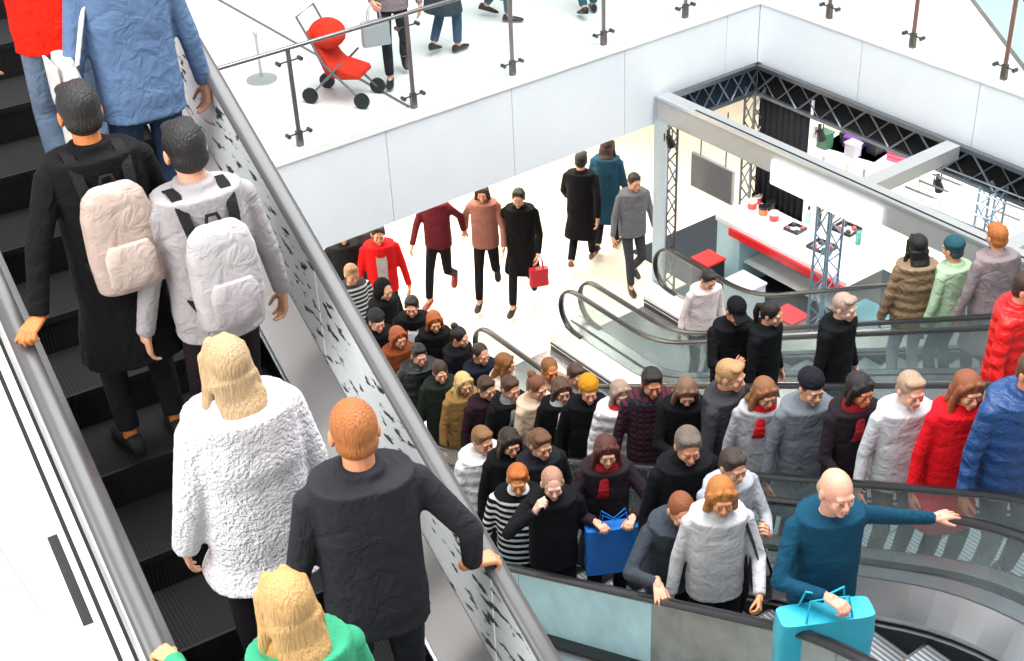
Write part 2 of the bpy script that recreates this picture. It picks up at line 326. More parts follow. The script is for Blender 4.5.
class Esc:
    def __init__(s, label, origin, az, slope, rise, s1, flat_top, W, style):
        s.o = Vector(origin); s.az = az; s.tan = math.tan(slope); s.rise = rise; s.s1 = s1; s.W = W
        s.s2 = s1 + rise / s.tan; s.end = s.s2 + flat_top; s.c = .45
        s.root = empty('escalator', s.o, -az, label, 'escalator', 'escalators of the atrium'); s.style = style
        s.f = Vector((math.sin(az), math.cos(az), 0)); s.r = Vector((math.cos(az), -math.sin(az), 0)); s.build()
    def prof(s, t):
        def hinge(u, c):  # integral of a smooth ramp from slope 0 to 1 about u = 0
            if u <= -c: return 0.
            if u >= c: return u
            return (u + c) ** 2 / (4 * c)
        return s.tan * (hinge(t - s.s1, s.c) - hinge(t - s.s2, s.c))
    def world(s, t, l, z): return s.o + s.f * t + s.r * l + Vector((0, 0, z))
    def step_c(s, k): return s.k0 + .4 * k + .2
    def build(s):
        st, root, P = s.style, s.root, s.prof
        hw = s.W / 2; dk = st.get('deck', .36); sw = hw - .15
        n = int((s.end) / .15); S = [s.end * i / n for i in range(n + 1)]
        X = Vector((1, 0, 0)); R = .3; nr = 12
        # handrails: out of the newel, round its nose and along
        zc = .95 - R
        for sg in (-1, 1):
            path = [(.7, dk + .06)] + [(R + .03 - R * math.sin(PI * i / nr), zc - R * math.cos(PI * i / nr)) for i in range(1, nr + 1)]
            path = [(R + .12, .95 - 2 * R)] + path[1:]
            path += [(t, P(t) + .95) for t in S if R + .1 < t < s.end - R - .1]
            e = s.end - R - .03
            path += [(e + R * math.sin(PI * i / nr), s.rise + zc + R * math.cos(PI * i / nr)) for i in range(nr)] + [(e - .1, s.rise + .95 - 2 * R)]
            w = st.get('rail_w', .04)
            pr = [(w * math.cos(a), .02 * math.sin(a) - .008) for a in (2 * PI * i / 12 for i in range(12))]
            m = MB(); m.sweep([(sg * hw, t, z) for t, z in path], pr, side=X); h = m.obj('handrail', st['rail'], root, True)
            m = MB(); m.sweep([(sg * hw, t, z - .022) for t, z in path[1:-1]], [(-.02, -.012), (.02, -.012), (.02, .006), (-.02, .006)], side=X, cap=True)
            m.obj('handrail_guide', brushed, root)
            # glass panels
            cuts = list(np.arange(.08, s.end - .3, st.get('panel', 1.45))); cuts = [float(c) for c in cuts]
            if s.end - .08 - cuts[-1] < .6: cuts.pop()
            cuts.append(s.end - .08)
            def top(t):
                r = R - .03
                if t < R + .03: return zc + math.sqrt(max(.0004, r * r - (t - R - .03) ** 2))
                if t > e: return s.rise + zc + math.sqrt(max(.0004, r * r - (t - e) ** 2))
                return P(t) + .91
            for i, (a, c) in enumerate(zip(cuts[:-1], cuts[1:])):
                a, c = a + .005, c - .005; q = 12; ts = [a + (c - a) * k / q for k in range(q + 1)]; m = MB()
                rings = [[Vector((sg * hw - .007, t, P(t) + dk - .02)), Vector((sg * hw + .007, t, P(t) + dk - .02)), Vector((sg * hw + .007, t, top(t))), Vector((sg * hw - .007, t, top(t)))] for t in ts]
                m.loft(rings); gm = st['glass_l'] if sg < 0 else st['glass_r']
                m.obj('glass_panel', gm(i) if callable(gm) else gm, root)
            # decks, skirts and cladding run along the slope
            prof_in = [(hw - .012, dk), (hw - .012, dk - .03), (hw - .15, dk - .2), (hw - .16, dk - .16)]
            m = MB(); m.sweep([(0, t, P(t)) for t in S], [(sg * u, w) for u, w in prof_in], side=X, up=Vector((0, 0, 1))); m.obj('inner_deck', st['deck_m'], root)
            m = MB(); m.sweep([(0, t, P(t)) for t in S], [(sg * (hw - .135), dk - .18), (sg * (hw - .15), dk - .18), (sg * (hw - .15), -.3), (sg * (hw - .135), -.3)], side=X)
            m.obj('skirt', skirt_m, root)
            m = MB(); m.sweep([(0, t, P(t)) for t in S], [(sg * (hw - .152), .14), (sg * (hw - .152), .125), (sg * (hw - .165), .125), (sg * (hw - .165), .14)], side=X); m.obj('skirt_brush', st.get('line', brushed), root)
            out = st['out_l'] if sg < 0 else st['out_r']
            for name, u0, u1, z, th, mm in out:
                m = MB(); m.sweep([(0, t, P(t)) for t in S], [(sg * u, w) for u, w in ((hw + u0, dk + z), (hw + u0, dk + z - th), (hw + u1, dk + z - th), (hw + u1, dk + z))], side=X); m.obj(name, mm, root)
            u0, depth = (st['clad_l'] if sg < 0 else st['clad_r'])
            m = MB(); rr = []
            for t in S:
                z0 = P(t) + dk - .02; z1 = max(P(t) - depth, .02 if s.o.z < 1 else -9)
                rr.append([Vector((sg * (hw + u0 - .02), t, z0)), Vector((sg * (hw + u0), t, z0)), Vector((sg * (hw + u0), t, z1)), Vector((sg * (hw + u0 - .02), t, z1))])
            m.loft(rr); m.obj('side_cladding', st['clad_m'], root)
        m = MB(); d0 = st['clad_l'][1] - .03
        rr = []
        for t in S:
            z1 = max(P(t) - d0, .03 if s.o.z < 1 else -9); rr.append([Vector((-hw - .0, t, z1)), Vector((hw + .0, t, z1)), Vector((hw + .0, t, z1 + .02)), Vector((-hw - .0, t, z1 + .02))])
        m.loft(rr); m.obj('soffit', st['clad_m'], root)
        # landings and steps
        s.k0 = .75; ns = int((s.end - .75 - s.k0) / .4)
        m = MB(); m.box((-sw, .0, -.05), (sw, s.k0, .0)); m.obj('landing_plate', plate, root)
        m = MB(); m.box((-sw, s.k0 - .14, .0), (sw, s.k0 + .02, .012)); m.obj('comb_plate', brushed, root)
        te = s.k0 + ns * .4
        m = MB(); m.box((-sw, te, s.rise - .05), (sw, s.end + .1, s.rise)); m.obj('landing_plate', plate, root)
        m = MB(); m.box((-sw, te - .02, s.rise), (sw, te + .14, s.rise + .012)); m.obj('comb_plate', brushed, root)
        m = MB(); m.box((-sw, -.2, -.03), (sw, .2, 0), 0); m.box((-sw, -.19, -.3), (sw, -.17, -.03), 1)
        m.box((-sw, -.2, -.002), (sw, -.185, .002), 2)
        first = None
        s.steps = []
        for k in range(ns):
            c = s.k0 + .4 * k + .2
            if first is None: first = o = m.obj('step', [st['tread'], st['riser'], st.get('edge', steel_dk)], root)
            else: o = first.copy(); COL.objects.link(o); o.parent = root
            o.location = (0, c, P(c)); s.steps.append(c)

pale = glass('#c4ebf4', .5, haze=1.); smoky = glass('#c9cdca', .5, haze=.45); esc_glass = glass('#eef4f4', .8, haze=.07)
std = dict(rail=rubber, glass_l=esc_glass, glass_r=esc_glass, deck_m=brushed, tread=tread, riser=riser_m, clad_m=brushed,
           out_l=[('outer_deck', -.0, .125, 0, .04, brushed)], out_r=[('outer_deck', -.0, .125, 0, .04, brushed)], clad_l=(.125, .75), clad_r=(.125, .75))
stC = dict(std, panel=1.36); stC['glass_r'] = lambda i: pale if i < 5 else smoky   # ascending towards -Y: its right-hand side faces the camera
stC['out_r'] = [('outer_deck', -.0, .1, 0, .04, black), ('outer_deck_trim', .1, .2, -.03, .04, brushed), ('outer_deck_trim', .2, .24, -.05, .04, black)]; stC['clad_r'] = (.24, .75)
SL = math.radians(28.8)
YN = 11.33
def mk(label, xc, W, st): return Esc(label, (xc, YN, 0.), PI, SL, ZG, 1.73, 1.4, W, st)
stB = dict(std); stB['out_l'] = [('outer_deck', -.0, .05, 0, .04, brushed)]; stB['clad_l'] = (.05, .75)
EB = mk('farthest of the four parallel escalators, along the market booth', 9.6, 1.22, stB)
EA = mk('second farthest escalator, its black newel loop beside the cream floor', 8.06, 1.27, std)
ED = mk('third escalator, behind the bald man in teal, packed with riders', 6.34, 1.22, std)
EC = mk('nearest crowded escalator, with pale blue side panels', 4.72, 1.34, stC)
# the big escalator in the foreground
shell = mat('#f1efec', .3, var=.02, scale=3)
shell2 = mat('#dcdad6', .3, .3, var=.03, scale=3)
reflection_specked, N_, L_, P_ = base_mat('etched glass'); P_.inputs['Roughness'].default_value = .12; P_.inputs['Metallic'].default_value = .0
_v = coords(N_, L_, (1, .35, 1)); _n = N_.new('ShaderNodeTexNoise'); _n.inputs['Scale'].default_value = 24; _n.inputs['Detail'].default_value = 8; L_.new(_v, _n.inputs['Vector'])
_r = N_.new('ShaderNodeValToRGB'); _r.color_ramp.elements[0].position = .38; _r.color_ramp.elements[0].color = (.06, .07, .07, 1); _r.color_ramp.elements[1].position = .43; _r.color_ramp.elements[1].color = (.9, .93, .93, 1)  # dark specks are reflections painted into the base colour
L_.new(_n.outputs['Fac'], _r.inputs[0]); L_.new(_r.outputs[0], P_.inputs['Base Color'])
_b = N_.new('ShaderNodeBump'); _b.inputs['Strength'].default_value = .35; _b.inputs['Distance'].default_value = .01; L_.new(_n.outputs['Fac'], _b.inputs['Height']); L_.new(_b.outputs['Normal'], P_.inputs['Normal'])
stU = dict(rail=rubber_grey, rail_w=.042, glass_l=glass('#f3f1ef', .6, haze=.5), glass_r=reflection_specked, deck_m=mat('#c9c6c4', .22, .7, var=.05, scale=3), tread=tread_blk, riser=riser_blk, clad_m=shell, edge=black, line=steel_lt, deck=.34,
           out_l=[('outer_deck_gap', .0, .022, -.002, .03, black), ('outer_deck', .022, .06, 0, .03, shell), ('outer_deck_gap', .06, .078, -.002, .03, black), ('outer_deck', .078, .18, 0, .03, shell2)],
           out_r=[('outer_deck', .0, .2, 0, .03, steel_dk)], clad_l=(.18, 1.1), clad_r=(.2, 1.0))
UAZ = math.radians(5.663); USL = math.radians(24.84)
_uf = Vector((math.sin(UAZ), math.cos(UAZ), 0)); _ur = Vector((math.cos(UAZ), -math.sin(UAZ), 0))
# centre line passes below the right handrail point (2.247, 4, 6.323)
_pc = Vector((2.247, 4, 6.323)) - _ur * .625; _h = 6.323 - .95 - ZG
_s1 = 1.3; _o = _pc - _uf * (_h / math.tan(USL) + _s1); _o.z = ZG
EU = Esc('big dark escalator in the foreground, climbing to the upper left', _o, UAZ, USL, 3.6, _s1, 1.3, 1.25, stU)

def deck_pt(e, px, py):
    best = None
    for i in range(500):
        t = .5 + (e.end - 1) * i / 499
        for j in range(60):
            l = -e.W / 2 - .45 * j / 59; p = e.world(t, l, e.prof(t) + .34); x, y = proj(p); d = math.hypot(x - px, y - py)
            if best is None or d < best[0]: best = (d, t, l)
    return best
q0, q1 = deck_pt(EU, 52, 546), deck_pt(EU, 95, 632)
m = MB(); _l = (q0[2] + q1[2]) / 2; _ts = sorted(q0[1] + (q1[1] - q0[1]) * i / 8 for i in range(9))
m.sweep([(0, t + .15, EU.prof(t + .15)) for t in _ts], [(_l - .02, .345), (_l + .02, .345), (_l + .02, .3), (_l - .02, .3)], side=Vector((1, 0, 0))); m.obj('vent_slot', black, EU.root)
struct(MB().box((-7.2, -6, ZG), (-7, YF, 8.5)).obj('wall_left_reflector', mat('#f2f1ee', .6, var=.02)))  # unseen white wall, added for the foreground balustrade to reflect
# ------------------------------------------------------------------ market booth under the gallery corner
BX0, BX1, BY0, BY1, BZ = 10.30, 11.96, 4.9, 11.42, 2.84
alu = mat('#a9aaa8', .38, .55, var=.04); alu_lt = mat('#a9bcc9', .35, .3, var=.04); alu_grey = mat('#b6b7b6', .45, .3, var=.04)
truss_blue = mat('#8ea3b5', .3, .7, var=.05); truss_dark = mat('#6c7278', .35, .7, var=.05)
drape = cloth('#141416'); navy = cloth('#1c2b3a')
BO = empty('market_booth', (BX0, BY1, 0), 0, 'market booth with grey box beams, open trusses and a white counter inside', 'booth')
def bo(m, name, mt, smooth=False):
    m.v = [(x - BX0, y - BY1, z) for x, y, z in m.v]; return m.obj(name, mt, BO, smooth)
m = MB(); m.box((BX0, BY0, BZ - .29), (BX0 + .2, BY1, BZ)); fb = bo(m, 'front_beam', alu_grey)
def bo_sub(m, name, mt, par):
    m.v = [(x - BX0, y - BY1, z) for x, y, z in m.v]; return m.obj(name, mt, par)
m = MB(); m.box((BX0 + .06, BY0 + .1, BZ), (BX0 + .085, BY1 - .6, BZ + .004)); bo_sub(m, 'light_slot', black, fb)
m = MB(); m.box((BX0 - .012, BY0, BZ - .02), (BX0 + .03, BY1, BZ + .012)); bo_sub(m, 'edge_trim', steel_lt, fb)
m = MB(); m.box((BX0 - .05, 7.95, BZ - .4), (BX0 - .005, 9.5, BZ - .1)); sp = bo(m, 'sign_panel', mat('#ffffff', .35, var=0, emit=.9)); bv = sp.modifiers.new('bevel', 'BEVEL'); bv.width = .1; bv.segments = 4; bv.affect = 'EDGES'
def truss(a, b, w, h, n, name, mt, r=.016, diag=.01):
    """a box truss between a and b: four chords and zigzag webs on every face"""
    a, b = Vector(a), Vector(b); d = (b - a).normalized(); x = d.cross(Vector((0, 0, 1)));  x = x.normalized() if x.length > 1e-3 else Vector((1, 0, 0)); y = x.cross(d)
    m = MB(); cs = [x * (i * w / 2) + y * (j * h / 2) for i, j in ((-1, -1), (1, -1), (1, 1), (-1, 1))]
    for c in cs: m.tube([a + c, b + c], r, 7)
    L = (b - a).length
    for f in range(4):
        c0, c1 = cs[f], cs[(f + 1) % 4]
        for k in range(n):
            p, q = a + d * (L * k / n), a + d * (L * (k + 1) / n)
            u, v = (c0, c1) if k % 2 else (c1, c0)
            m.tube([p + u, q + v], diag, 5)
    return bo(m, name, mt, True)
# corner column, with silver cover strips on its two outer faces
truss((BX0 + .1, BY1 - .1, 0), (BX0 + .1, BY1 - .1, BZ - .29), .17, .17, 12, 'truss_column', truss_dark)
m = MB(); m.box((BX0 - .012, BY1 - .2, 0), (BX0 + .01, BY1 + .0, BZ - .29)); m.box((BX0 - .01, BY1 - .0, 0), (BX0 + .1, BY1 + .02, BZ)); bo(m, 'column_cover', alu_lt)
truss((BX0 + .1, 8.72, 0), (BX0 + .1, 8.72, BZ - .29), .2, .2, 11, 'truss_column', truss_blue)
truss((BX0 + .12, BY0 + .1, 0), (BX0 + .12, BY0 + .1, BZ - .29), .2, .2, 11, 'truss_column', truss_blue)
truss((BX1 - .12, 7.75, 0), (BX1 - .12, 7.75, BZ - .3), .2, .2, 11, 'truss_column', truss_blue)
truss((BX1 - .1, BY1 - .1, 0), (BX1 - .1, BY1 - .1, BZ - .3), .17, .17, 11, 'truss_column', truss_dark)
# side and back beams: lattice of upright X webs between two chords, a dark backing panel behind
def lattice(a, b, n, name, backing_off, smat):
    a, b = Vector(a), Vector(b); m = MB(); d = (b - a) / n; up = Vector((0, 0, .36))
    m.bar(a + up, b + up, .07, .05); m.bar(a, b, .05, .04)
    for k in range(n):
        p, q = a + d * k, a + d * (k + 1); mid = (p + q) / 2
        m.tube([p, mid + up], .013, 6); m.tube([mid + up, q], .013, 6); m.tube([p + up, mid], .008, 5); m.tube([mid, q + up], .008, 5)
    bo(m, name, truss_dark)
    s = MB(); o = Vector(backing_off); s.box([min(u, v) + w for u, v, w in zip(a, b, o)], [max(u, v) + w for u, v, w in zip(a + up, b + up, o + Vector((.008, .008, 0)))]); bo(s, 'backing', smat)
lattice((BX1 - .06, BY0, BZ - .4), (BX1 - .06, BY1 - .05, BZ - .4), 9, 'back_truss', (.045, 0, 0), drape)
lattice((BX0 + .2, BY1 - .06, BZ - .4), (BX1, BY1 - .06, BZ - .4), 3, 'side_truss', (0, .045, 0), navy)
for y in (8.35, 6.6):
    m = MB(); m.box((BX0 + .2, y - .09, BZ - .17), (BX1 - .09, y + .09, BZ - .01)); bo(m, 'cross_beam', alu_grey)
for y0, y1 in ((8.25, 7.2),):
    m = MB()
    for k in range(6): m.tube([(BX0 + .25 + .22 * k, y0, BZ - .2), (BX0 + .6 + .22 * k, y1, BZ - .38)], .012, 6)
    bo(m, 'roof_brace', truss_dark)
m = MB(); m.box((BX0 + .05, BY0, .0), (BX1, BY1 - .02, .03)); bo(m, 'platform', mat('#3b4248', .6, var=.06))
# black drape at the corner: a folded cloth
def drape_obj(name, y0, y1, x, z0, z1, mt, label):
    n = 46; m = MB(); top, bot = [], []
    for i in range(n + 1):
        y = y0 + (y1 - y0) * i / n; off = .035 * math.sin(i * 1.15) + .012 * math.sin(i * 2.7)
        top.append(Vector((x + off * .6, y, z1))); bot.append(Vector((x + off, y, z0)))
    vs = top + bot; q = len(top); m.add(vs, [(i, i + 1, q + i + 1, q + i) for i in range(n)])
    o = m.obj(name, mt, None, True); s = o.modifiers.new('solid', 'SOLIDIFY'); s.thickness = .012; return tag(o, label, 'curtain')
drape_obj('curtain', 10.45, 11.3, BX1 - .035, .35, BZ - .42, drape, 'black folded curtain hanging in the back corner of the market booth')
m = MB(); m.tube([(BX1 - .04, 10.42, .03), (BX1 - .04, 10.42, BZ - .2)], .02, 8); tag(m.obj('pole', mat('#e8eaec', .4), None, True), 'white upright pole beside the black curtain in the booth', 'pole')
# hanging grey display screen
sx = 11.05; c0, c1 = at_x(691, 158, sx), at_x(731, 206, sx)
scr = empty('display_screen', (sx, (c0.y + c1.y) / 2, c1.z), 0, 'flat grey screen hung near the left end of the booth', 'screen'); hw_ = (c0.y - c1.y) / 2; sh = at_x(691, 158, sx).z - at_x(691, 192, sx).z
m = MB(); m.box((0, -hw_, 0), (.05, hw_, sh)); m.obj('casing', mat('#8c8b88', .4, var=.03), scr, bevel=.008)
m = MB(); m.box((-.004, -hw_ + .02, .02), (.0, hw_ - .02, sh - .02)); m.obj('panel', mat('#77767a', .25, var=.03), scr)
for q in (-.6, .6):
    m = MB(); m.tube([(.025, hw_ * q, sh), (.025, hw_ * q, BZ - .3 - c1.z)], .008, 6); m.obj('hanger', black, scr)
# counter
CT = empty('shop_counter', (11.5, 10.0, .03), 0, 'long white shop counter with a red band along its front', 'counter')
ct_w = mat('#f3f4f4', .25, var=.01); red_band = mat('#d91d24', .35, var=.04); cab_glass = mat('#bfe6ee', .12, var=.04)
m = MB(); m.box((-.31, -.95, .9), (.37, 1.25, .97)); m.obj('top', ct_w, CT, bevel=.008)
m = MB(); m.box((-.335, -.97, .8), (-.28, .98, .9)); m.obj('front_band', red_band, CT)
m = MB(); m.box((-.29, .82, .0), (.36, 1.23, .9)); m.obj('end_cabinet', cab_glass, CT, bevel=.01)
m = MB(); m.box((-.24, -.9, .0), (.36, .82, .06)); m.box((.33, -.9, .06), (.36, .82, .9)); m.box((-.24, -.93, 0), (.36, -.9, .9)); m.obj('body', mat('#2b2f35', .4), CT)
m = MB(); m.box((-.2, -.88, .42), (.33, .81, .45)); m.obj('shelf', ct_w, CT)
ZT = 1.0
def tin(i, x, y, c, label):
    x = min(max(x, 11.27), 11.82); y = min(y, 11.15); r = empty('gift_tin', (x, y, ZT), 0, label, 'tin', 'round tins on the booth counter')
    m = MB(); m.cyl((0, 0, 0), .062, .085, 18); m.obj('body', mat(c, .3, coat=.3), r, True)
    m = MB(); m.cyl((0, 0, .085), .066, .03, 18); m.cyl((0, 0, .115), .036, .012, 14); m.obj('lid', mat('#c9b7b0' if i % 2 else '#1b1a1c', .3), r, True)
for i, (px, py, c, l) in enumerate([(757, 190, '#c8202a', 'red tin with black lid at the far left of the counter'), (772, 196, '#b81e2c', 'red tin with pale lid second along the back of the counter'), (784, 204, '#2a1a1c', 'black tin at the back of the counter, right of the red ones'),
                                    (752, 208, '#d94838', 'red tin with pale lid at the front left corner of the counter'), (763, 214, '#d96a3a', 'orange tin in the front row of the counter'), (774, 220, '#c52230', 'red tin at the right end of the front row on the counter')]):
    p = at_z(px, py, ZT); tin(i, p.x, p.y, c, l)
def tray(px, py, label, w=.3, d=.26):
    p = at_z(px, py, ZT); r = empty('display_tray', (p.x, p.y, ZT), .1, label, 'tray', 'display trays on the counter')
    m = MB(); m.box((-d / 2, -w / 2, 0), (d / 2, w / 2, .03)); m.obj('base', mat('#dfe2e4', .3), r)
    m = MB()
    for lo, hi in (((-d / 2, -w / 2, .03), (d / 2, -w / 2 + .02, .07)), ((-d / 2, w / 2 - .02, .03), (d / 2, w / 2, .07)), ((-d / 2, -w / 2 + .02, .03), (-d / 2 + .02, w / 2 - .02, .07)), ((d / 2 - .02, -w / 2 + .02, .03), (d / 2, w / 2 - .02, .07))): m.box(lo, hi)
    m.obj('rim', black, r)
    for k in range(4):
        m = MB(); m.ell((-.06 + .12 * (k % 2), -.07 + .14 * (k // 2), .055), (.035, .035, .03)); m.obj('sample', mat('#b8404a' if k % 3 else '#222226', .3), r, True)
tray(822, 250, 'black rimmed tray of samples nearest the red band'); tray(846, 232, 'black rimmed display tray farther back on the counter'); tray(795, 232, 'black rimmed tray in the middle of the counter', .22, .2)
def bottle(px, py, c, h, label):
    p = at_z(px, py, ZT); r = empty('bottle', (p.x, p.y, ZT), 0, label, 'bottle', 'bottles on the counter')
    m = MB(); m.cyl((0, 0, 0), .035, h * .7, 14); m.cyl((0, 0, h * .7), .035, h * .12, 14, r2=.014); m.obj('body', mat(c, .15, coat=.5), r, True); m = MB(); m.cyl((0, 0, h * .82), .016, h * .18, 10); m.obj('cap', black, r, True)
bottle(818, 226, '#20242a', .26, 'dark tall bottle standing among the trays'); bottle(808, 222, '#9db8b4', .22, 'pale green bottle left of the dark one'); bottle(858, 244, '#3a8f86', .24, 'teal bottle near the right end of the counter')
# dark carpet reaching out behind the booth, with what stands there
tag(MB().box((10.9, 9.2, 0.0), (13.1, 12.55, .012)).obj('carpet', mat('#1c2733', .8, var=.15, scale=3)), 'dark navy carpet spread under and behind the left end of the booth', 'carpet')
# what stands on the booth floor
def crate(name, x, y, w, d, h, c, label, cat, lidc='#eef2f3', z=.03):
    r = empty(name, (x, y, z), 0, label, cat); m = MB(); m.box((-w / 2, -d / 2, 0), (w / 2, d / 2, h)); m.obj('body', mat(c, .35, var=.05), r, bevel=.012)
    m = MB(); m.box((-w / 2 - .01, -d / 2 - .01, h), (w / 2 + .01, d / 2 + .01, h + .03)); m.obj('lid', mat(lidc, .3), r, bevel=.006); return r
crate('storage_box', 10.85, 10.35, .35, .4, .5, '#e8f2f4', 'white storage box with a lid on the booth floor', 'box')
crate('storage_box', 10.82, 9.55, .3, .35, .42, '#e7a8ae', 'pink storage box on the booth floor before the counter', 'box', '#d9363c')
crate('storage_box', 10.85, 11.0, .3, .3, .55, '#2b3036', 'dark box with a red lid beside the corner column', 'box', '#d12a2e')
def case(x, y, w, l, h, label):
    r = empty('display_case', (x, y, .03), 0, label, 'display case', 'glass display cases along the booth')
    m = MB(); m.box((-w / 2, -l / 2, 0), (w / 2, l / 2, h * .55)); m.obj('base', mat('#9fe0ea', .3), r, bevel=.01)
    m = MB(); m.box((-w / 2, -l / 2, h * .55), (w / 2, l / 2, h)); m.obj('glass_top', glass('#a5e3ec', .8, haze=.2), r)
    for k in range(int(l / .22)):
        m = MB(); yy = -l / 2 + .12 + .22 * k; m.box((-.09, yy - .06, h * .55 + .005), (.09, yy + .05, h * .55 + .08)); m.obj('goods', mat(['#1d2227', '#2e97a5', '#d7dde0', '#18323c'][k % 4], .3), r, bevel=.008)
case(10.85, 8.05, .55, 1.3, .95, 'pale blue glass display case right of the white counter')
case(11.5, 7.55, .5, 1.2, 1.0, 'pale blue glass display case near the back truss')
case(10.85, 6.35, .55, 1.5, .95, 'pale blue glass display case at the right end of the booth')
def spot(p, label):
    r = empty('spotlight', p, 0, label, 'spotlight', 'spotlights clamped to the booth trusses')
    m = MB(); m.bar((0, 0, 0), (0, 0, -.08), .03); m.obj('clamp', black, r); m = MB(); m.cyl((0, 0, -.08), .035, -.14, 14, axis=Vector((-.35, .1, 1)).normalized(), r2=.055); m.obj('lamp_head', black, r, True)
    m = MB(); m.box((-.07, -.004, -.12), (-.055, .004, -.02)); m.box((.055, -.004, -.12), (.07, .004, -.02)); m.obj('yoke', black, r)
for px, py, l in ((821, 113, 'small black spotlight under the back truss'), (938, 176, 'small black spotlight near the right cross beam'), (906, 158, 'small black spotlight just left of the first cross beam')):
    p = at_x(px, py, BX1 - .12); spot((p.x, p.y, BZ - .42), l)
p = at_z(672, 132, BZ - .3); spot((p.x, 11.1, BZ - .3), 'small black spotlight beside the corner column')
# stall table under the right gallery, behind the booth
tb = at_z(885, 152, .75)
T = empty('stall_table', (tb.x, tb.y, 0), .2, 'white stall table with purple and pink goods behind the booth', 'table')
m = MB(); m.box((-.4, -.8, .72), (.4, .8, .76)); m.obj('tabletop', ct_w, T)
for sx_, sy_ in ((-1, -1), (1, -1), (-1, 1), (1, 1)):
    m = MB(); m.bar((sx_ * .36, sy_ * .75, 0), (sx_ * .36, sy_ * .75, .72), .04); m.obj('leg', steel_lt, T)
for k, (dx, dy, c, l) in enumerate([(-.1, .42, '#6d3f93', 'purple folded cloth stack on the stall table'), (.1, .1, '#8a55ab', 'lilac folded cloth stack beside the purple one'), (-.1, -.28, '#e36a86', 'pink folded cloth stack on the stall table'), (.15, -.55, '#c9c5cc', 'grey folded cloth stack at the end of the stall table')]):
    r = empty('folded_cloth', T.matrix_basis @ Vector((dx, dy, .76)), .2, l, 'cloth', 'folded cloths on the stall table')
    for q in range(3):
        m = MB(); m.box((-.14, -.14, .06 * q), (.14, .14, .06 * q + .055)); m.obj('fold', cloth(c), r, bevel=.02)
tb = at_z(836, 146, .75)
T2 = empty('stall_table', (tb.x, tb.y, 0), .2, 'white stall table with small black, white and green boxes behind the booth', 'table')
m = MB(); m.box((-.35, -.7, .72), (.35, .7, .76)); m.obj('tabletop', ct_w, T2)
for sx_, sy_ in ((-1, -1), (1, -1), (-1, 1), (1, 1)):
    m = MB(); m.bar((sx_ * .31, sy_ * .65, 0), (sx_ * .31, sy_ * .65, .72), .04); m.obj('leg', steel_lt, T2)
for k, (dx, dy, c, l) in enumerate([(-.2, .5, '#1d1f22', 'small black box at the left end of the second stall table'), (.1, .35, '#e4e2e0', 'small white box behind the black one on the second stall table'), (-.15, .1, '#3f6b55', 'small green box in the middle of the second stall table'), (.15, -.1, '#26262a', 'small black box behind the green one'), (-.15, -.35, '#b9b6c4', 'small lilac box near the right end of the second stall table'), (.1, -.55, '#2b2c30', 'small black box at the right end of the second stall table')]):
    p = T2.matrix_basis @ Vector((dx, dy, .76)); crate('goods_box', p.x, p.y, .16, .18, .14 + .04 * (k % 3), c, l, 'box', c, z=.76)
# a red pushchair and a queue stanchion on the upper gallery
PR = empty('pushchair', at_z(345, 98, ZG), .6, 'red and grey pushchair behind the back glass railing', 'pushchair')
gm = mat('#77777a', .4, .5); rf = cloth('#d8341f')
m = MB(); m.tube([(-.2, -.3, .08), (-.2, .1, .45), (-.2, .35, .95), (.2, .35, .95), (.2, .1, .45), (.2, -.3, .08)], .014, 8); m.tube([(-.2, .3, .08), (-.2, -.12, .5)], .012, 8); m.tube([(.2, .3, .08), (.2, -.12, .5)], .012, 8); m.obj('frame', gm, PR, True)
m = MB(); m.loft([[Vector((x * w, y, z)) for x, y, z in ((-1, y0, z0), (1, y0, z0), (1, y1, z1), (-1, y1, z1))] for w, y0, z0, y1, z1 in ((.17, -.28, .3, -.26, .36), (.19, -.05, .28, -.05, .4), (.19, .1, .32, .04, .42), (.17, .3, .78, .24, .78))]); m.obj('seat', rf, PR, True, bevel=.02)
m = MB(); m.ell((0, .12, .72), (.2, .2, .16)); m.obj('canopy', rf, PR, True)
for x in (-.21, .21):
    for y in (-.3, .3):
        m = MB(); m.cyl((x - .02, y, .085), .085, .04, 18, axis=Vector((1, 0, 0))); m.obj('wheel', black, PR, True)
ST = empty('queue_stanchion', at_z(262, 80, ZG), 0, 'slim grey stanchion on a round base near the left end of the gallery', 'stanchion')
m = MB(); m.cyl((0, 0, 0), .17, .02, 24); m.cyl((0, 0, .02), .16, .02, 24, r2=.04); m.obj('base', mat('#b8b6b5', .35, .5), ST, True)
m = MB(); m.cyl((0, 0, .03), .016, .5, 12); m.obj('post', mat('#b8b6b5', .35, .5), ST, True); m = MB(); m.ell((0, 0, .54), (.03, .03, .02)); m.obj('knob', mat('#b8b6b5', .35, .5), ST, True)
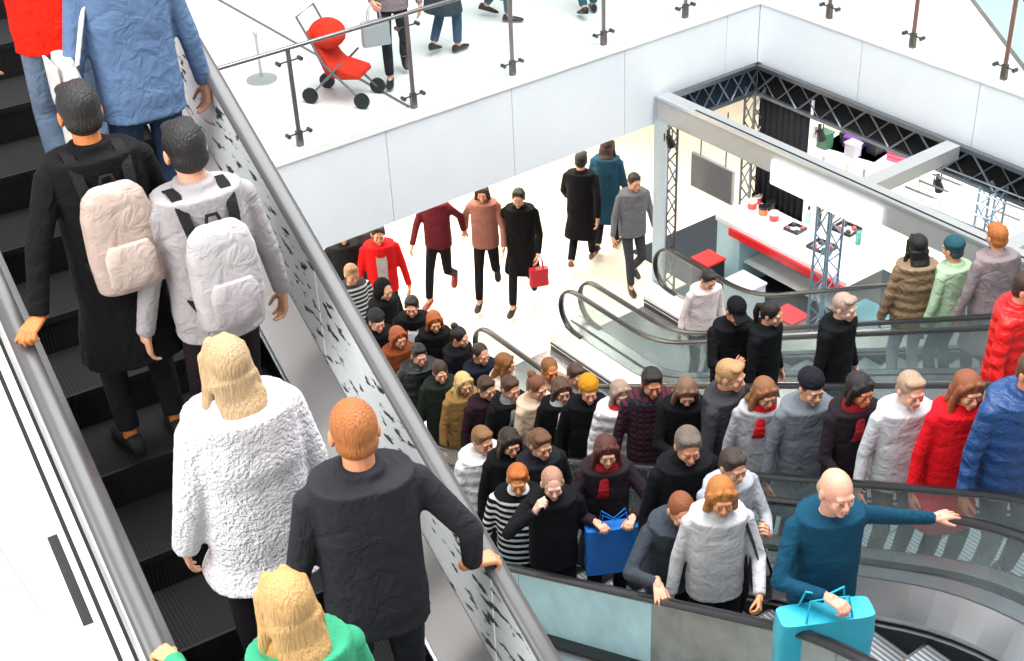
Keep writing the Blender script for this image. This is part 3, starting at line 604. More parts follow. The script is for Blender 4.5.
# ------------------------------------------------------------------ people
def remesh(mb, voxel, smooth=3, fac=.5):
    me = bpy.data.meshes.new('tmp'); me.from_pydata(mb.v, [], mb.f)
    import bmesh
    bm = bmesh.new(); bm.from_mesh(me); bmesh.ops.recalc_face_normals(bm, faces=bm.faces); bm.to_mesh(me); bm.free()
    o = bpy.data.objects.new('tmp', me); TMP.objects.link(o)
    r = o.modifiers.new('r', 'REMESH'); r.mode = 'VOXEL'; r.voxel_size = voxel
    if smooth: s = o.modifiers.new('s', 'SMOOTH'); s.factor = fac; s.iterations = smooth
    dg = bpy.context.evaluated_depsgraph_get(); dg.update()
    ev = o.evaluated_get(dg); em = ev.to_mesh()
    n = len(em.vertices); v = np.empty(n * 3, np.float32); em.vertices.foreach_get('co', v)
    k = len(em.polygons); f = np.empty(k * 4, np.int32)
    ls = np.empty(len(em.loops), np.int32); em.loops.foreach_get('vertex_index', ls)
    f = ls.reshape(-1, 4) if len(ls) == 4 * k else None
    faces = f.copy() if f is not None else [tuple(p.vertices) for p in em.polygons]
    ev.to_mesh_clear(); bpy.data.objects.remove(o); bpy.data.meshes.remove(me)
    return v.reshape(-1, 3).copy(), np.array(faces, np.int32)
TMP = bpy.data.collections.new('tmp'); SC.collection.children.link(TMP)
def mesh_np(name, chunks, mats):
    """chunks: list of (verts Nx3, quads Mx4, material index)"""
    V, F, MI = [], [], []; b = 0
    for v, f, mi in chunks:
        V.append(v); F.append(f + b); MI.append(np.full(len(f), mi, np.int32)); b += len(v)
    V = np.concatenate(V); F = np.concatenate(F); MI = np.concatenate(MI)
    me = bpy.data.meshes.new(name); me.vertices.add(len(V)); me.vertices.foreach_set('co', V.astype(np.float32).ravel())
    me.loops.add(F.size); me.loops.foreach_set('vertex_index', F.ravel().astype(np.int32)); me.polygons.add(len(F))
    me.polygons.foreach_set('loop_start', np.arange(0, F.size, 4, dtype=np.int32))
    for m in mats: me.materials.append(m)
    me.polygons.foreach_set('material_index', MI); me.polygons.foreach_set('use_smooth', np.ones(len(F), bool))
    me.update(calc_edges=True); return me
def add_mesh(name, me, parent=None):
    o = bpy.data.objects.new(name, me); COL.objects.link(o); o.parent = parent; return o
def xf(v, M):
    A = np.array(M)[:3, :3]; t = np.array(M)[:3, 3]; return v @ A.T + t
Vv = Vector

# head prototype: centre of the head at the origin, face towards +Y
def proto_head(w):
    m = MB()
    m.ell((0, -.006, .022), (.073 * w, .093, .09), 20, 12); m.ell((0, .024, -.05), (.053 * w, .058, .058), 16, 10)
    m.ell((0, .064, -.092), (.022, .02, .018)); m.caps((0, .086, .008), (0, .105, -.026), .008, .013, 10); m.ell((.012, .096, -.03), (.009, .01, .008)); m.ell((-.012, .096, -.03), (.009, .01, .008))
    m.caps((-.035, .082, .022), (.035, .082, .022), .012, .012, 8)
    m.ell((.035, .066, -.03), (.022, .02, .024)); m.ell((-.035, .066, -.03), (.022, .02, .024))
    for s in (-1, 1):
        m.ell((s * .077 * w, -.006, -.008), (.009, .019, .031)); m.ell((s * .073 * w, -.0, -.03), (.007, .01, .012))
    m.caps((0, .078, -.058), (0, .08, -.066), .016, .016, 8)
    m.caps((0, -.012, -.05), (0, -.022, -.14), .052, .054, 14)
    v, f = remesh(m, .0055, 2)
    out = [(v, f, 0)]
    def extra(mm, mi):
        q = []
        for face in mm.f:
            if len(face) == 4: q.append(face)
            else:
                for i in range(1, len(face) - 1, 2):
                    a = face[0], face[i], face[i + 1], face[i + 2] if i + 2 < len(face) else face[i + 1]
                    if len(set(a)) == 4: q.append(a)
        out.append((np.array([tuple(p) for p in mm.v], np.float32), np.array(q, np.int32), mi))
    for s in (-1, 1):
        e = MB(); e.ell((s * .031, .084, .003), (.0125, .0075, .0052), 12, 8); extra(e, 1)
        e = MB(); e.ell((s * .031, .0895, .003), (.0055, .0035, .0052), 10, 6); extra(e, 2)
        e = MB(); e.caps((s * .016, .0935, .021), (s * .045, .0845, .024), .0042, .003, 6); extra(e, 3)
        e = MB(); e.caps((s * .019, .091, .0105), (s * .044, .084, .0105), .003, .003, 6); extra(e, 0)
    e = MB(); e.caps((-.02, .088, -.06), (.02, .088, -.06), .0055, .0055, 8); e.caps((-.017, .089, -.067), (.017, .089, -.067), .006, .006, 8); extra(e, 4)
    return out
HEAD = {'m': proto_head(1.0), 'f': proto_head(.93)}
# hand prototypes: right hand, wrist at origin, fingers +Y, palm -Z, thumb on -X
def proto_hand(curl, spread=.03, thumb=(-.62, .72, -.3)):
    m = MB()
    for i, x in enumerate((-.03, -.011, .009, .027)):
        m.caps((x * .62, .008, 0), (x, .088 - abs(i - 1.2) * .004, -.002), .015, .0115, 10)
    m.caps((0, -.03, 0), (0, .02, 0), .025, .024, 12)
    for i, (x, l) in enumerate(((-.031, .070), (-.0105, .080), (.0095, .074), (.028, .057))):
        p = Vv((x, .088 - abs(i - 1.2) * .004, -.002)); a = 0; sp = (i - 1.4) * spread
        for k, (fr, r0, r1) in enumerate(((.45, .0098, .009), (.3, .009, .0082), (.25, .0082, .0068))):
            a += curl * (.75 if k == 0 else 1.0) * (1 + .08 * i)
            q = p + Vv((math.sin(sp), math.cos(a), -math.sin(a))).normalized() * (l * fr); m.caps(p, q, r0, r1, 8); p = q
    d = Vv(thumb).normalized(); p = Vv((-.02, .025, -.006)); q = p + d * .04; m.caps(p, q, .0145, .0115, 8)
    d2 = (d + Vv((.15, .55, -.2 - curl * .3))).normalized(); r = q + d2 * .032; m.caps(q, r, .0112, .0095, 8); m.caps(r, r + (d2 + Vv((.1, .2, -.15 * curl))).normalized() * .024, .0095, .0078, 8)
    return remesh(m, .0042, 2)
HAND = {'relax': proto_hand(.38), 'grip': proto_hand(.85), 'flat': proto_hand(.14, .09)}

def ring(c, a, b, ax=Vv((1, 0, 0)), ay=Vv((0, 1, 0)), n=18, p=2.4):
    out = []
    for i in range(n):
        t = 2 * PI * i / n; ct, st = math.cos(t), math.sin(t)
        out.append(Vv(c) + ax * (a * math.copysign(abs(ct) ** (2 / p), ct)) + ay * (b * math.copysign(abs(st) ** (2 / p), st)))
    return out
def ik(S, T, l1, l2, pole):
    d = T - S; L = d.length
    if L > (l1 + l2) * .995: T = S + d * ((l1 + l2) * .995 / L); d = T - S; L = d.length
    u = d / L; a = (l1 * l1 - l2 * l2 + L * L) / (2 * L); hgt = math.sqrt(max(0, l1 * l1 - a * a))
    q = pole - u * pole.dot(u); q.normalize(); return S + u * a + q * hgt, T

HAIR_CACHE = {}
def hair_mesh(style):
    if style in HAIR_CACHE: return HAIR_CACHE[style]
    m = MB(); cap = lambda a=.082, b=.096, c=.09, y=-.015, z=.034: m.ell((0, y, z), (a, b, c), 20, 12)
    if style == 'short':
        cap(); m.ell((0, -.045, -.02), (.076, .058, .062)); m.ell((.022, .034, .09), (.048, .045, .028)); m.ell((-.02, .038, .088), (.045, .042, .026))
    elif style == 'crop':
        cap(.0785, .094, .089, -.014, .03); m.ell((0, -.045, -.022), (.072, .055, .055))
    elif style == 'fringe_bald':
        m.ell((0, -.04, -.005), (.079, .065, .05)); m.ell((0, -.03, .01), (.0785, .07, .035))
    elif style in ('bob', 'long', 'wavy'):
        cap(.086, .1, .094); m.ell((0, -.04, -.03), (.09, .062, .1)); 
        for s in (-1, 1):
            m.caps((s * .074, .03, .05), (s * .083, .01, -.085), .02, .026, 10); m.caps((s * .03, .062, .086), (s * .074, .04, .03), .02, .018, 8)
        if style != 'bob':
            w = .012 if style == 'wavy' else .003
            rr = [ring((w * math.sin(z * 40), -.062 - (.02 if z < -.1 else 0) - (.0 if z > -.16 else .008), z), .09 + w * math.cos(z * 55), .045, n=16, p=2.2) for z in (-.02, -.06, -.1, -.14, -.18, -.22, -.26)] + [ring((0, -.078, -.29), .06, .028, n=16, p=2.2)]
            m.loft(list(reversed(rr)))
            for s in (-1, 1):
                m.tube([(s * .083, .0, -.05), (s * .092, .012, -.11), (s * (.088 + w), .03, -.18), (s * .082, .045, -.25)], [.025, .027, .024, .012], 10)
    elif style == 'ponytail':
        cap(.08, .096, .09); m.ell((0, -.045, -.01), (.074, .058, .062)); m.tube([(0, -.1, .045), (0, -.135, .03), (0, -.145, -.05), (0, -.125, -.14), (0, -.11, -.2)], [.022, .03, .032, .024, .008], 10)
    elif style == 'bun':
        cap(.08, .096, .09); m.ell((0, -.045, -.01), (.074, .058, .062)); m.ell((0, -.075, .115), (.042, .042, .036))
    v, f = remesh(m, .0075, 2); HAIR_CACHE[style] = (v, f); return v, f
def hat_mesh(kind):
    key = 'hat' + kind
    if key in HAIR_CACHE: return HAIR_CACHE[key]
    m = MB()
    if kind == 'beanie':
        m.ell((0, -.016, .07), (.087, .1, .078), 20, 12); m.loft([ring((0, -.016 - (.0), z), a, a * 1.14, p=2) for z, a in ((.046, .086), (.05, .09), (.078, .091), (.083, .086))])
    elif kind == 'cap':
        m.ell((0, -.014, .064), (.086, .1, .076), 20, 12); m.loft([[Vv((x * w, y, z)) for x, y, z in ((-1, .07, .052), (1, .07, .052), (.9, .17, .038), (-.9, .17, .038))] for w in (.001, .07)]); m.box((-.065, .06, .046), (.065, .165, .054))
    elif kind == 'hood':
        m.ell((0, -.03, .02), (.1, .105, .115), 20, 12); m.ell((0, -.06, -.08), (.095, .08, .08))
    v, f = remesh(m, .008, 2); HAIR_CACHE[key] = (v, f); return v, f

PEOPLE = []
def person(label, pos, yaw, top, legs='#1d1e24', hair=('short', '#2a1c14'), skin='#d9a283', sex='m', h=1.72, shoes='#1b1a1b', lean=.04, twist=0, head=(.12, 0, 0), arms=('side', 'side'),
           stride=0., scarf=None, hat=None, group=None, vox=.016, width=1., undershirt=None, gaze=None):
    """arms: (left, right) each 'side' | 'swingf' | 'swingb' | 'phone' | 'chest' | 'pocket' | 'hold' | a WORLD point to reach; head: (tilt down, turn, roll)"""
    pos = Vv(pos); Rz = Matrix.Rotation(-yaw, 4, 'Z'); inv = (Matrix.Translation(pos) @ Rz).inverted()
    kind, colr = top[0], top[1]; tk = top[2] if len(top) > 2 else ('puffer' if kind == 'puffer' else 'plain')
    W_ = (1.0 if sex == 'm' else .92) * width
    P = Vv((0, 0, .525 * h))
    RL = Matrix.Rotation(-lean, 4, 'X'); RT_ = Matrix.Rotation(-twist, 4, 'Z')
    T = Matrix.Translation(P) @ RT_ @ RL @ Matrix.Translation(-P)
    Tr = T.to_3x3(); ax, ay = Tr @ Vv((1, 0, 0)), Tr @ Vv((0, 1, 0))
    tors = [(.455, .07, .055), (.49, .098, .07), (.53, .102, .072), (.575, .092, .064), (.62, .086, .06), (.67, .092, .064), (.72, .097, .068), (.765, .1, .066), (.8, .096, .058), (.823, .072, .047), (.845, .042, .036)]
    if sex == 'f': tors = [(z, a * (1.03 if z < .56 else .93), b * (1.08 if .68 < z < .76 else .98)) for z, a, b in tors]
    def torso(m, z0, infl, flare=0., z1=.85, nb=0):
        rr = []
        zs = [t for t in tors if z0 <= t[0] <= z1]
        if z0 < zs[0][0]: zs = [(z0, tors[1][1] + flare, tors[1][2] + flare * .8)] + ([(z0 + (.455 - z0) * .5, tors[1][1] + flare * .6, tors[1][2] + flare * .5)] if z0 < .4 else []) + [(z, max(a, tors[1][1]), max(b, tors[1][2])) for z, a, b in zs]
        for z, a, b in zs:
            M = T if z > .5 else Matrix.Identity(4)
            c = M @ Vv((0, -.005 * h if z > .7 else 0, z * h)); 
            A, B = (ax, ay) if z > .5 else (Vv((1, 0, 0)), Vv((0, 1, 0)))
            rr.append(ring(c, (a * h) * W_ + infl, b * h * width + infl, A, B))
        m.loft(rr)
    neck0 = T @ Vv((0, -.006 * h, .83 * h)); hs = h / 1.7 * (1.03 if sex == 'm' else 1.0)
    headc = T @ Vv((0, .012 * h, .932 * h)) + Vv((0, .02 * math.sin(head[0]) * 2, -.02 * abs(head[0])))
    HM = Matrix.Translation(headc) @ (Matrix.Rotation(-twist - head[1], 4, 'Z') @ Matrix.Rotation(-lean * .5 - head[0], 4, 'X') @ Matrix.Rotation(head[2], 4, 'Y')) @ Matrix.Scale(hs, 4)
    # arms
    l1, l2 = .168 * h, .15 * h; A_ = []
    for i, sg in enumerate((-1, 1)):
        S = T @ Vv((sg * .108 * h * W_, -.006 * h, .8 * h)); spec = arms[i]; hand = 'relax'; pole = Vv((sg * .5, -1, -.2)); pn = None; fd = None
        if spec == 'side': tg = T @ Vv((sg * .178 * h * W_, .03 * h, .492 * h)); pole = Vv((sg * .3, -1, 0)); pn = Vv((-sg, 0, 0)); fd = Vv((0, .15, -1))
        elif spec == 'swingf': tg = T @ Vv((sg * .15 * h, .17 * h, .55 * h)); pn = Vv((-sg, .2, 0))
        elif spec == 'swingb': tg = T @ Vv((sg * .16 * h, -.14 * h, .53 * h)); pn = Vv((-sg, 0, 0))
        elif spec == 'phone': tg = T @ Vv((sg * .06 * h, .2 * h, .7 * h)); pole = Vv((sg * .6, -.3, -1)); hand = 'grip'; pn = Vv((-sg * .8, -.5, .2)); fd = Vv((-sg * .35, .35, .8))
        elif spec == 'chest': tg = T @ Vv((sg * .02 * h, .135 * h, .69 * h)); pole = Vv((sg * 1, -.3, -.6)); pn = Vv((0, -1, 0)); fd = Vv((-sg, .2, .1))
        elif spec == 'pocket': tg = T @ Vv((sg * .115 * h * W_, .055 * h, .535 * h)); pole = Vv((sg * 1, -.9, 0)); pn = Vv((-sg, 0, 0)); fd = Vv((-sg * .2, .3, -1))
        elif spec == 'hold': tg = T @ Vv((sg * .12 * h, .17 * h, .585 * h)); pole = Vv((sg * .5, -1, -.3)); hand = 'grip'; pn = Vv((-sg, 0, -.4))
        elif spec == 'carry': tg = T @ Vv((sg * .07 * h, .19 * h, .64 * h)); pole = Vv((sg * 1, -.5, -.6)); hand = 'grip'; pn = Vv((0, 0, -1)); fd = Vv((-sg * .5, .8, 0))
        elif spec == 'hug': tg = T @ Vv((sg * .08 * h, .19 * h, .7 * h)); pole = Vv((sg * 1, -.5, -.6)); hand = 'grip'; pn = Vv((0, 0, -1)); fd = Vv((-sg * .5, .8, 0))
        elif spec == 'up': tg = T @ Vv((sg * .09 * h, .1 * h, .86 * h)); pole = Vv((sg * 1, .2, -.7)); hand = 'grip'; pn = Vv((-sg, 0, 0)); fd = Vv((-sg * .4, .2, 1))
        else:
            hand, wp = spec if isinstance(spec, tuple) else ('grip', spec)
            w = inv @ Vv(wp); d = (w - S); dn = Vv((d.x, d.y, 0)).normalized(); tg = w - dn * .09 + Vv((0, 0, .03)); pn = Vv((0, 0, -1)); pole = Vv((sg * .8, -.5, -.7)); fd = dn + Vv((0, 0, -.12))
        E_, Tg = ik(S, tg, l1, l2, pole); A_.append((S, E_, Tg, hand, pn, fd))
    # legs
    Lg = []
    for sg in (-1, 1):
        Hh = Vv((sg * .05 * h * W_, 0, .5 * h)); st = stride * sg
        lift = .05 * h * max(0, -st) * 2.2
        Tg = Vv((sg * (.055 * h + (.0 if stride else .012)), st * .21 * h, .045 * h + lift)); K, Tg = ik(Hh, Tg, .236 * h, .232 * h, Vv((sg * .08, 1, .1)))
        Lg.append((Hh, K, Tg, Vv((sg * .14, 1, -.9 * max(0, -st))).normalized()))
    q = h / 1.7
    # body: one continuous surface
    m = MB(); torso(m, .455, -.012)
    m.caps(neck0, T @ Vv((0, .004 * h, .885 * h)), .05 * q, .048 * q, 12)
    for S, E_, Tg, *_ in A_: m.caps(S, E_, .046 * q * W_, .037 * q, 10); m.caps(E_, Tg, .036 * q, .025 * q, 10)
    for Hh, K, Tg, fd in Lg: m.caps(Hh, K, .072 * q, .05 * q, 10); m.caps(K, Tg, .048 * q, .033 * q, 10); m.caps(Tg - Vv((0, 0, .012)), Tg + fd * .1 - Vv((0, 0, .04 * q)), .036 * q, .026 * q, 10)
    v, f = remesh(m, vox, 2); ch = [(v, f, 0)]
    for hv, hf, mi in HEAD[sex]: ch.append((xf(hv, HM), hf, mi))
    for i, (S, E_, Tg, hand, pn, fd) in enumerate(A_):
        hv, hf = HAND[hand]; d = (fd or (Tg - E_)).normalized(); pnn = (pn or Vv((0, 0, -1))); z = -(pnn - d * pnn.dot(d)).normalized(); x = d.cross(z)
        sgn = 1 if i == 1 else -1
        M = Matrix(((x.x, d.x, z.x, Tg.x), (x.y, d.y, z.y, Tg.y), (x.z, d.z, z.z, Tg.z), (0, 0, 0, 1)))
        hv2 = hv * np.array([sgn * 1., 1., 1.], np.float32) * q * (1.0 if sex == 'm' else .92); hf2 = hf if sgn == 1 else hf[:, ::-1]
        ch.append((xf(hv2, M), hf2, 0))
    bm = mesh_np('person', ch, [skin_mat(skin), mat('#efece6', .3), mat('#2a1a12', .2), hair_mat(hair[1] if hair else '#6a5a4a'), mat('#b8776b', .5)])
    root = add_mesh('person', bm); root.matrix_world = Matrix.Translation(pos) @ Rz
    tag(root, label, 'person', group)
    # trousers
    lm = cloth(legs[1], legs[2] if len(legs) > 2 else 'plain') if isinstance(legs, tuple) else cloth(legs)
    m = MB(); torso(m, .455, .006, z1=.6)
    bare = isinstance(legs, tuple) and legs[0] == 'skirt'
    if bare:
        m.loft([ring((0, 0, z * h), a * h, b * h) for z, a, b in ((.3, .125, .105), (.4, .115, .09), (.47, .108, .08), (.55, .1, .07))])
    for Hh, K, Tg, fd in Lg:
        if not bare: m.caps(Hh, K, .086 * q * width, .06 * q, 10); m.tube([K + (Hh - K) * .02, K + (Tg - K) * .4, Tg + (K - Tg) * .1], [.06 * q, .058 * q, .05 * q], 12)
    v, f = remesh(m, vox, 3); add_mesh('skirt' if bare else 'trousers', mesh_np('trousers', [(v, f, 0)], [lm]), root)
    for Hh, K, Tg, fd in Lg:
        a = Tg - Vv((0, 0, .022 * h)); m = MB(); fl = Vv((fd.x, fd.y, fd.z)); sx = fl.cross(Vv((0, 0, 1))).normalized(); uz = sx.cross(fl)
        rr = []
        for t, w_, zb, zt in ((-.075, .026, 0, .05), (-.06, .036, 0, .085), (-.02, .04, 0, .085), (.04, .042, 0, .065), (.1, .046, 0, .05), (.15, .04, .002, .04), (.178, .02, .008, .028)):
            c = a + fl * (t * q); rr.append([c + sx * (w_ * q * math.cos(u)) + uz * ((zb + (zt - zb) * (.5 + .5 * math.sin(u)) - .022 * h * .0) * q - .022) for u in (2 * PI * i / 12 for i in range(12))])
        m.loft(rr); m.obj('shoe', mat(shoes, .45, var=.08), root, True)
    # top garment
    t0 = {'jacket': .016, 'puffer': .034, 'coat': .02, 'sweater': .01, 'tee': .006, 'fur': .045}[kind]
    hem = {'jacket': .47, 'puffer': .46, 'coat': .3, 'sweater': .475, 'tee': .475, 'fur': .4}[kind]; fl_ = {'coat': .028, 'fur': .03}.get(kind, .004)
    m = MB(); torso(m, hem, t0, fl_, .845)
    ar = {'jacket': 1.22, 'puffer': 1.45, 'coat': 1.28, 'sweater': 1.12, 'tee': 1.12, 'fur': 1.75}[kind]
    for S, E_, Tg, *_ in A_:
        m.caps(T @ Vv((0, -.004 * h, .79 * h)) + (S - T @ Vv((0, -.004 * h, .79 * h))) * .5, S, .05 * q * ar ** .5, .05 * q * ar ** .7, 10)
        if kind == 'tee': m.caps(S, S + (E_ - S) * .75, .05 * q * ar, .046 * q * ar, 12)
        else: m.caps(S, E_, .046 * q * ar * W_, .039 * q * ar, 12); m.tube([E_ + (S - E_) * .05, E_, Tg + (E_ - Tg) * .03], [.039 * q * ar, .038 * q * ar, .032 * q * ar], 12)
    if kind in ('jacket', 'coat', 'puffer', 'fur'):
        cr = [ring(T @ Vv((0, -.004 * h, z * h)), a * h + t0 * .4, b * h + t0 * .4, ax, ay) for z, a, b in ((.815, .075, .055), (.84, .05, .045), (.868, .043, .043))]; m.loft(cr)
    v, f = remesh(m, min(vox, .0135), 2)
    name = {'jacket': 'jacket', 'puffer': 'padded_jacket', 'coat': 'coat', 'sweater': 'sweater', 'tee': 'shirt', 'fur': 'coat'}[kind]
    to = add_mesh(name, mesh_np(name, [(v, f, 0)], [cloth(colr, 'fur' if kind == 'fur' else tk)]), root)
    if undershirt:   # open front: a visible shirt panel with the jacket edges
        m = MB(); m.loft([[T @ Vv((s * w * h, (b * h * width + t0 + .012 - .004 * h * (z > .7)) , z * h)) for s in (-1, -.33, .33, 1)] + [T @ Vv((s * w * h, b * h * width + t0 - .02, z * h)) for s in (1, .33, -.33, -1)] for z, w, b in ((.475, .04, .074), (.56, .036, .068), (.62, .034, .062), (.68, .036, .065), (.74, .038, .066), (.79, .034, .058), (.825, .022, .047))])
        m.obj('shirt_front', cloth(undershirt), root, True)
    if scarf:
        m = MB()
        for k in range(3):
            c = T @ Vv((0, .004 * h, (.835 + .016 * k) * h)); rad = .062 - .006 * k
            m.tube([c + ax * (rad * 1.15 * h / 1.7 * 1.25 * math.cos(t)) + ay * (rad * h / 1.7 * 1.2 * math.sin(t)) + Vv((0, 0, .008 * math.sin(3 * t + k))) for t in (2 * PI * i / 16 for i in range(17))], .022 * q, 8)
        m.loft([ring(T @ Vv((x * h, (b * h * width if b else .05 * h) + t0 + .006, z * h)), w_, .012, ax, ay) for x, b, z, w_ in ((.028, .058, .72, .05), (.026, .066, .745, .046), (.024, .067, .775, .042), (.02, .058, .81, .036), (.012, .05, .835, .03))])
        v, f = remesh(m, .01, 2); add_mesh('scarf', mesh_np('scarf', [(v, f, 0)], [cloth(scarf)]), root)
    if hair:
        v, f = hair_mesh('crop' if hat and hair[0] == 'short' else hair[0]); add_mesh('hair', mesh_np('hair', [(xf(v, HM), f, 0)], [hair_mat(hair[1])]), root)
    if hat:
        v, f = hat_mesh(hat[0]); add_mesh({'beanie': 'beanie', 'cap': 'cap', 'hood': 'hood'}[hat[0]], mesh_np('hat', [(xf(v, HM), f, 0)], [cloth(hat[1])]), root)
    info = dict(root=root, T=T, M=Matrix.Translation(pos) @ Rz, hands=[Matrix.Translation(pos) @ Rz @ a[2] for a in A_], h=h, yaw=yaw, t0=t0, W=W_)
    PEOPLE.append(info); return info

# ---- placing: on an escalator step so that the head lands on a pixel, or on a floor
USED = set()
def on_step(e, hx, hy, h, lats=(-.24, .24), cost=False):
    best = None; wide = len(lats) > 2
    cs = [.12, .53] + list(e.steps)
    for i, c in enumerate(cs):
        for l in lats:
            if any(n_ == e.root.name and ((i_ == i and abs(l_ - l) < (.4 if wide else .46)) or (wide and abs(i_ - i) == 1 and abs(l_ - l) < .16)) for n_, i_, l_ in USED): continue
            for dt in ((-.09, 0, .09) if wide else (0,)):
                p = e.world(c + dt, l, e.prof(c) if i > 1 else 0.); x, y = proj(p + Vv((0, 0, h * .93)))
                d = math.hypot(x - hx, y - hy)
                if best is None or d < best[0]: best = (d, p, (e.root.name, i, l))
    if cost: return best
    USED.add(best[2]); return best[1]
GROUND = []
def settle(p):
    for _ in range(60):
        moved = False
        for q in GROUND:
            d = p - q
            if d.length < .44:
                p = p + (d.normalized() if d.length > .01 else Vv((0, 1, 0))) * (.445 - d.length); moved = True
        if p.y < 11.62 and p.x < 11: p.y = 11.62
        if not moved: break
    GROUND.append(p.copy()); return p
def on_floor(hx, hy, h, z):
    p = at_z(hx, hy, z + h * .93); p = Vv((p.x, p.y, z))
    for e in (EA, EB, EC, ED):
        t, l = (p - e.o).dot(e.f), (p - e.o).dot(e.r)
        if t > -.1 and abs(l) < e.W / 2 + .4:
            c = min([on_step(q, hx, hy, h, cost=True) + (q,) for q in (ED, EC, EA)], key=lambda k: k[0]); return on_step(c[3], hx, hy, h)
    return settle(p)
def feet(px, py, z):
    p = at_z(px, py, z); p = Vv((p.x, p.y, z)); return settle(p) if z == 0 else p
def rail_pt(e, px, py, side):
    """point on a handrail of escalator e nearest to a pixel"""
    best = None
    for i in range(400):
        t = .4 + (e.end - .8) * i / 399; p = e.world(t, side * e.W / 2, e.prof(t) + .963); x, y = proj(p); d = math.hypot(x - px, y - py)
        if best is None or d < best[0]: best = (d, p)
    return best[1]
# ---- bags
def backpack(info, c, label, front=False, c2=None):
    q = info['h'] / 1.7; M = info['M'] @ info['T']; sg = 1 if front else -1
    y0 = sg * (.066 * info['h'] + info['t0'] + .01)
    r = empty('backpack', (0, 0, 0), 0, label, 'backpack'); r.matrix_world = M @ Matrix.Translation(Vv((0, y0, .68 * info['h'])))
    m = MB(); m.loft([ring((0, sg * .065, z), a, b, p=3.2) for z, a, b in ((-.25, .1, .045), (-.23, .135, .07), (-.1, .145, .08), (.08, .14, .072), (.16, .12, .06), (.2, .08, .035))]); v, f = remesh(m, .012, 2)
    add_mesh('body', mesh_np('body', [(v, f, 0)], [cloth(c)]), r)
    m = MB(); m.loft([ring((0, sg * .15, z), a, b, p=3.2) for z, a, b in ((-.2, .08, .018), (-.18, .1, .03), (-.06, .1, .03), (-.02, .08, .018))]); m.obj('pocket', cloth(c2 or c), r, True)
    for s in (-1, 1):
        m = MB(); x = s * .1 * q; d = info['t0'] + .02; b_ = .066 * info['h'] + d
        yy = -sg * q; pts = [(x * .85, -yy * .035, .12 * q), (x * .95, -yy * .014, .2 * q), (x, yy * .018, .258 * q), (x, yy * .07, (.283 + info['t0'] * .3) * q), (x, yy * .13, (.29 + info['t0'] * .3) * q), (x, yy * .19, .268 * q), (x * 1.05, yy * .245, .2 * q), (x * 1.1, yy * .262, .08 * q), (x * 1.25, yy * .23, -.06 * q), (x * 1.35, yy * .13, -.12 * q), (x * 1.1, -yy * .02, -.17 * q)]
        m.sweep(pts, [(-.022, -.004), (.022, -.004), (.022, .006), (-.022, .006)]); m.obj('strap', cloth('#1a1a1c'), r, True)
    m = MB(); m.tube([(-.03, sg * .04, .19), (-.02, sg * .03, .225), (.02, sg * .03, .225), (.03, sg * .04, .19)], .008, 8); m.obj('handle', cloth('#1a1a1c'), r, True)
    return r
def shopping_bag(p, yaw, c, label, w=.3, hh=.34, d=.12, tilt=0., z1=-.2):
    """hangs from p (the hand)"""
    r = empty('shopping_bag', p, -yaw, label, 'shopping bag'); r.rotation_euler.x = tilt
    m = MB(); n = 5
    m.loft([ring((0, 0, z1 - hh + hh * k / n), w / 2 * (1 + .02 * math.sin(k * 2)), d / 2 * (1 - .12 * k / n), p=7, n=24) for k in range(n + 1)]); m.obj('body', mat(c, .42, var=.05, bump=.3, bscale=14), r, True)
    for s in (-1, 1):
        m = MB(); m.tube([(-w * .25, s * d * .38, z1 - .02), (-w * .2, s * d * .2, z1 + .12), (0, s * .012, .0), (w * .2, s * d * .2, z1 + .12), (w * .25, s * d * .38, z1 - .02)], .006, 6); m.obj('handle', cloth(c), r, True)
    return r
def handbag(info, side, c, label, drop=.42, w=.27, hh=.2, front=.02):
    h = info['h']; M = info['M'] @ info['T']; sh = Vv((side * .1 * h, .0, .83 * h)); r = empty('handbag', (0, 0, 0), 0, label, 'handbag')
    off = .15 * h * info['W'] + info['t0'] + .03
    r.matrix_world = M @ Matrix.Translation(Vv((side * off, front, .53 * h)))
    m = MB(); m.loft([ring((0, 0, z), a, b, p=4, n=20, ax=Vv((0, 1, 0)), ay=Vv((1, 0, 0))) for z, a, b in ((-hh * .5, w * .46, .05), (-hh * .4, w * .5, .06), (hh * .3, w * .47, .05), (hh * .5, w * .42, .03))]); m.obj('body', cloth(c, 'leather'), r, True)
    m = MB(); m.loft([ring((side * .056, 0, z), a, .008, p=4, n=20, ax=Vv((0, 1, 0)), ay=Vv((1, 0, 0))) for z, a in ((0, w * .3), (hh * .05, w * .45), (hh * .48, w * .43))]); m.obj('flap', cloth(c, 'leather'), r, True)
    top = Vv((-side * (off - .085 * h), 0, .3 * h)); m = MB(); m.sweep([(0, -w * .4, hh * .45), (-side * .04, -w * .3, .12 * h), tuple(top + Vv((0, -.03, .0))), tuple(top + Vv((0, .03, .0))), (-side * .04, w * .3, .12 * h), (0, w * .4, hh * .45)], [(-.012, -.003), (.012, -.003), (.012, .003), (-.012, .003)]); m.obj('strap', cloth(c, 'leather'), r, True)
    return r
def phone(info, label):
    p = (info['hands'][0] + info['hands'][1]) / 2; f = Vv((math.sin(info['yaw']), math.cos(info['yaw']), 0)); r = empty('phone', p + f * .05 + Vv((0, 0, .09)), -info['yaw'], label, 'phone'); r.rotation_euler.x = -.6
    m = MB(); m.box((-.037, -.004, -.075), (.037, .004, .075)); m.obj('casing', black, r, bevel=.003); m = MB(); m.box((-.034, -.0052, -.068), (.034, -.004, .068)); m.obj('screen', mat('#9fc4dc', .1, emit=.6), r)
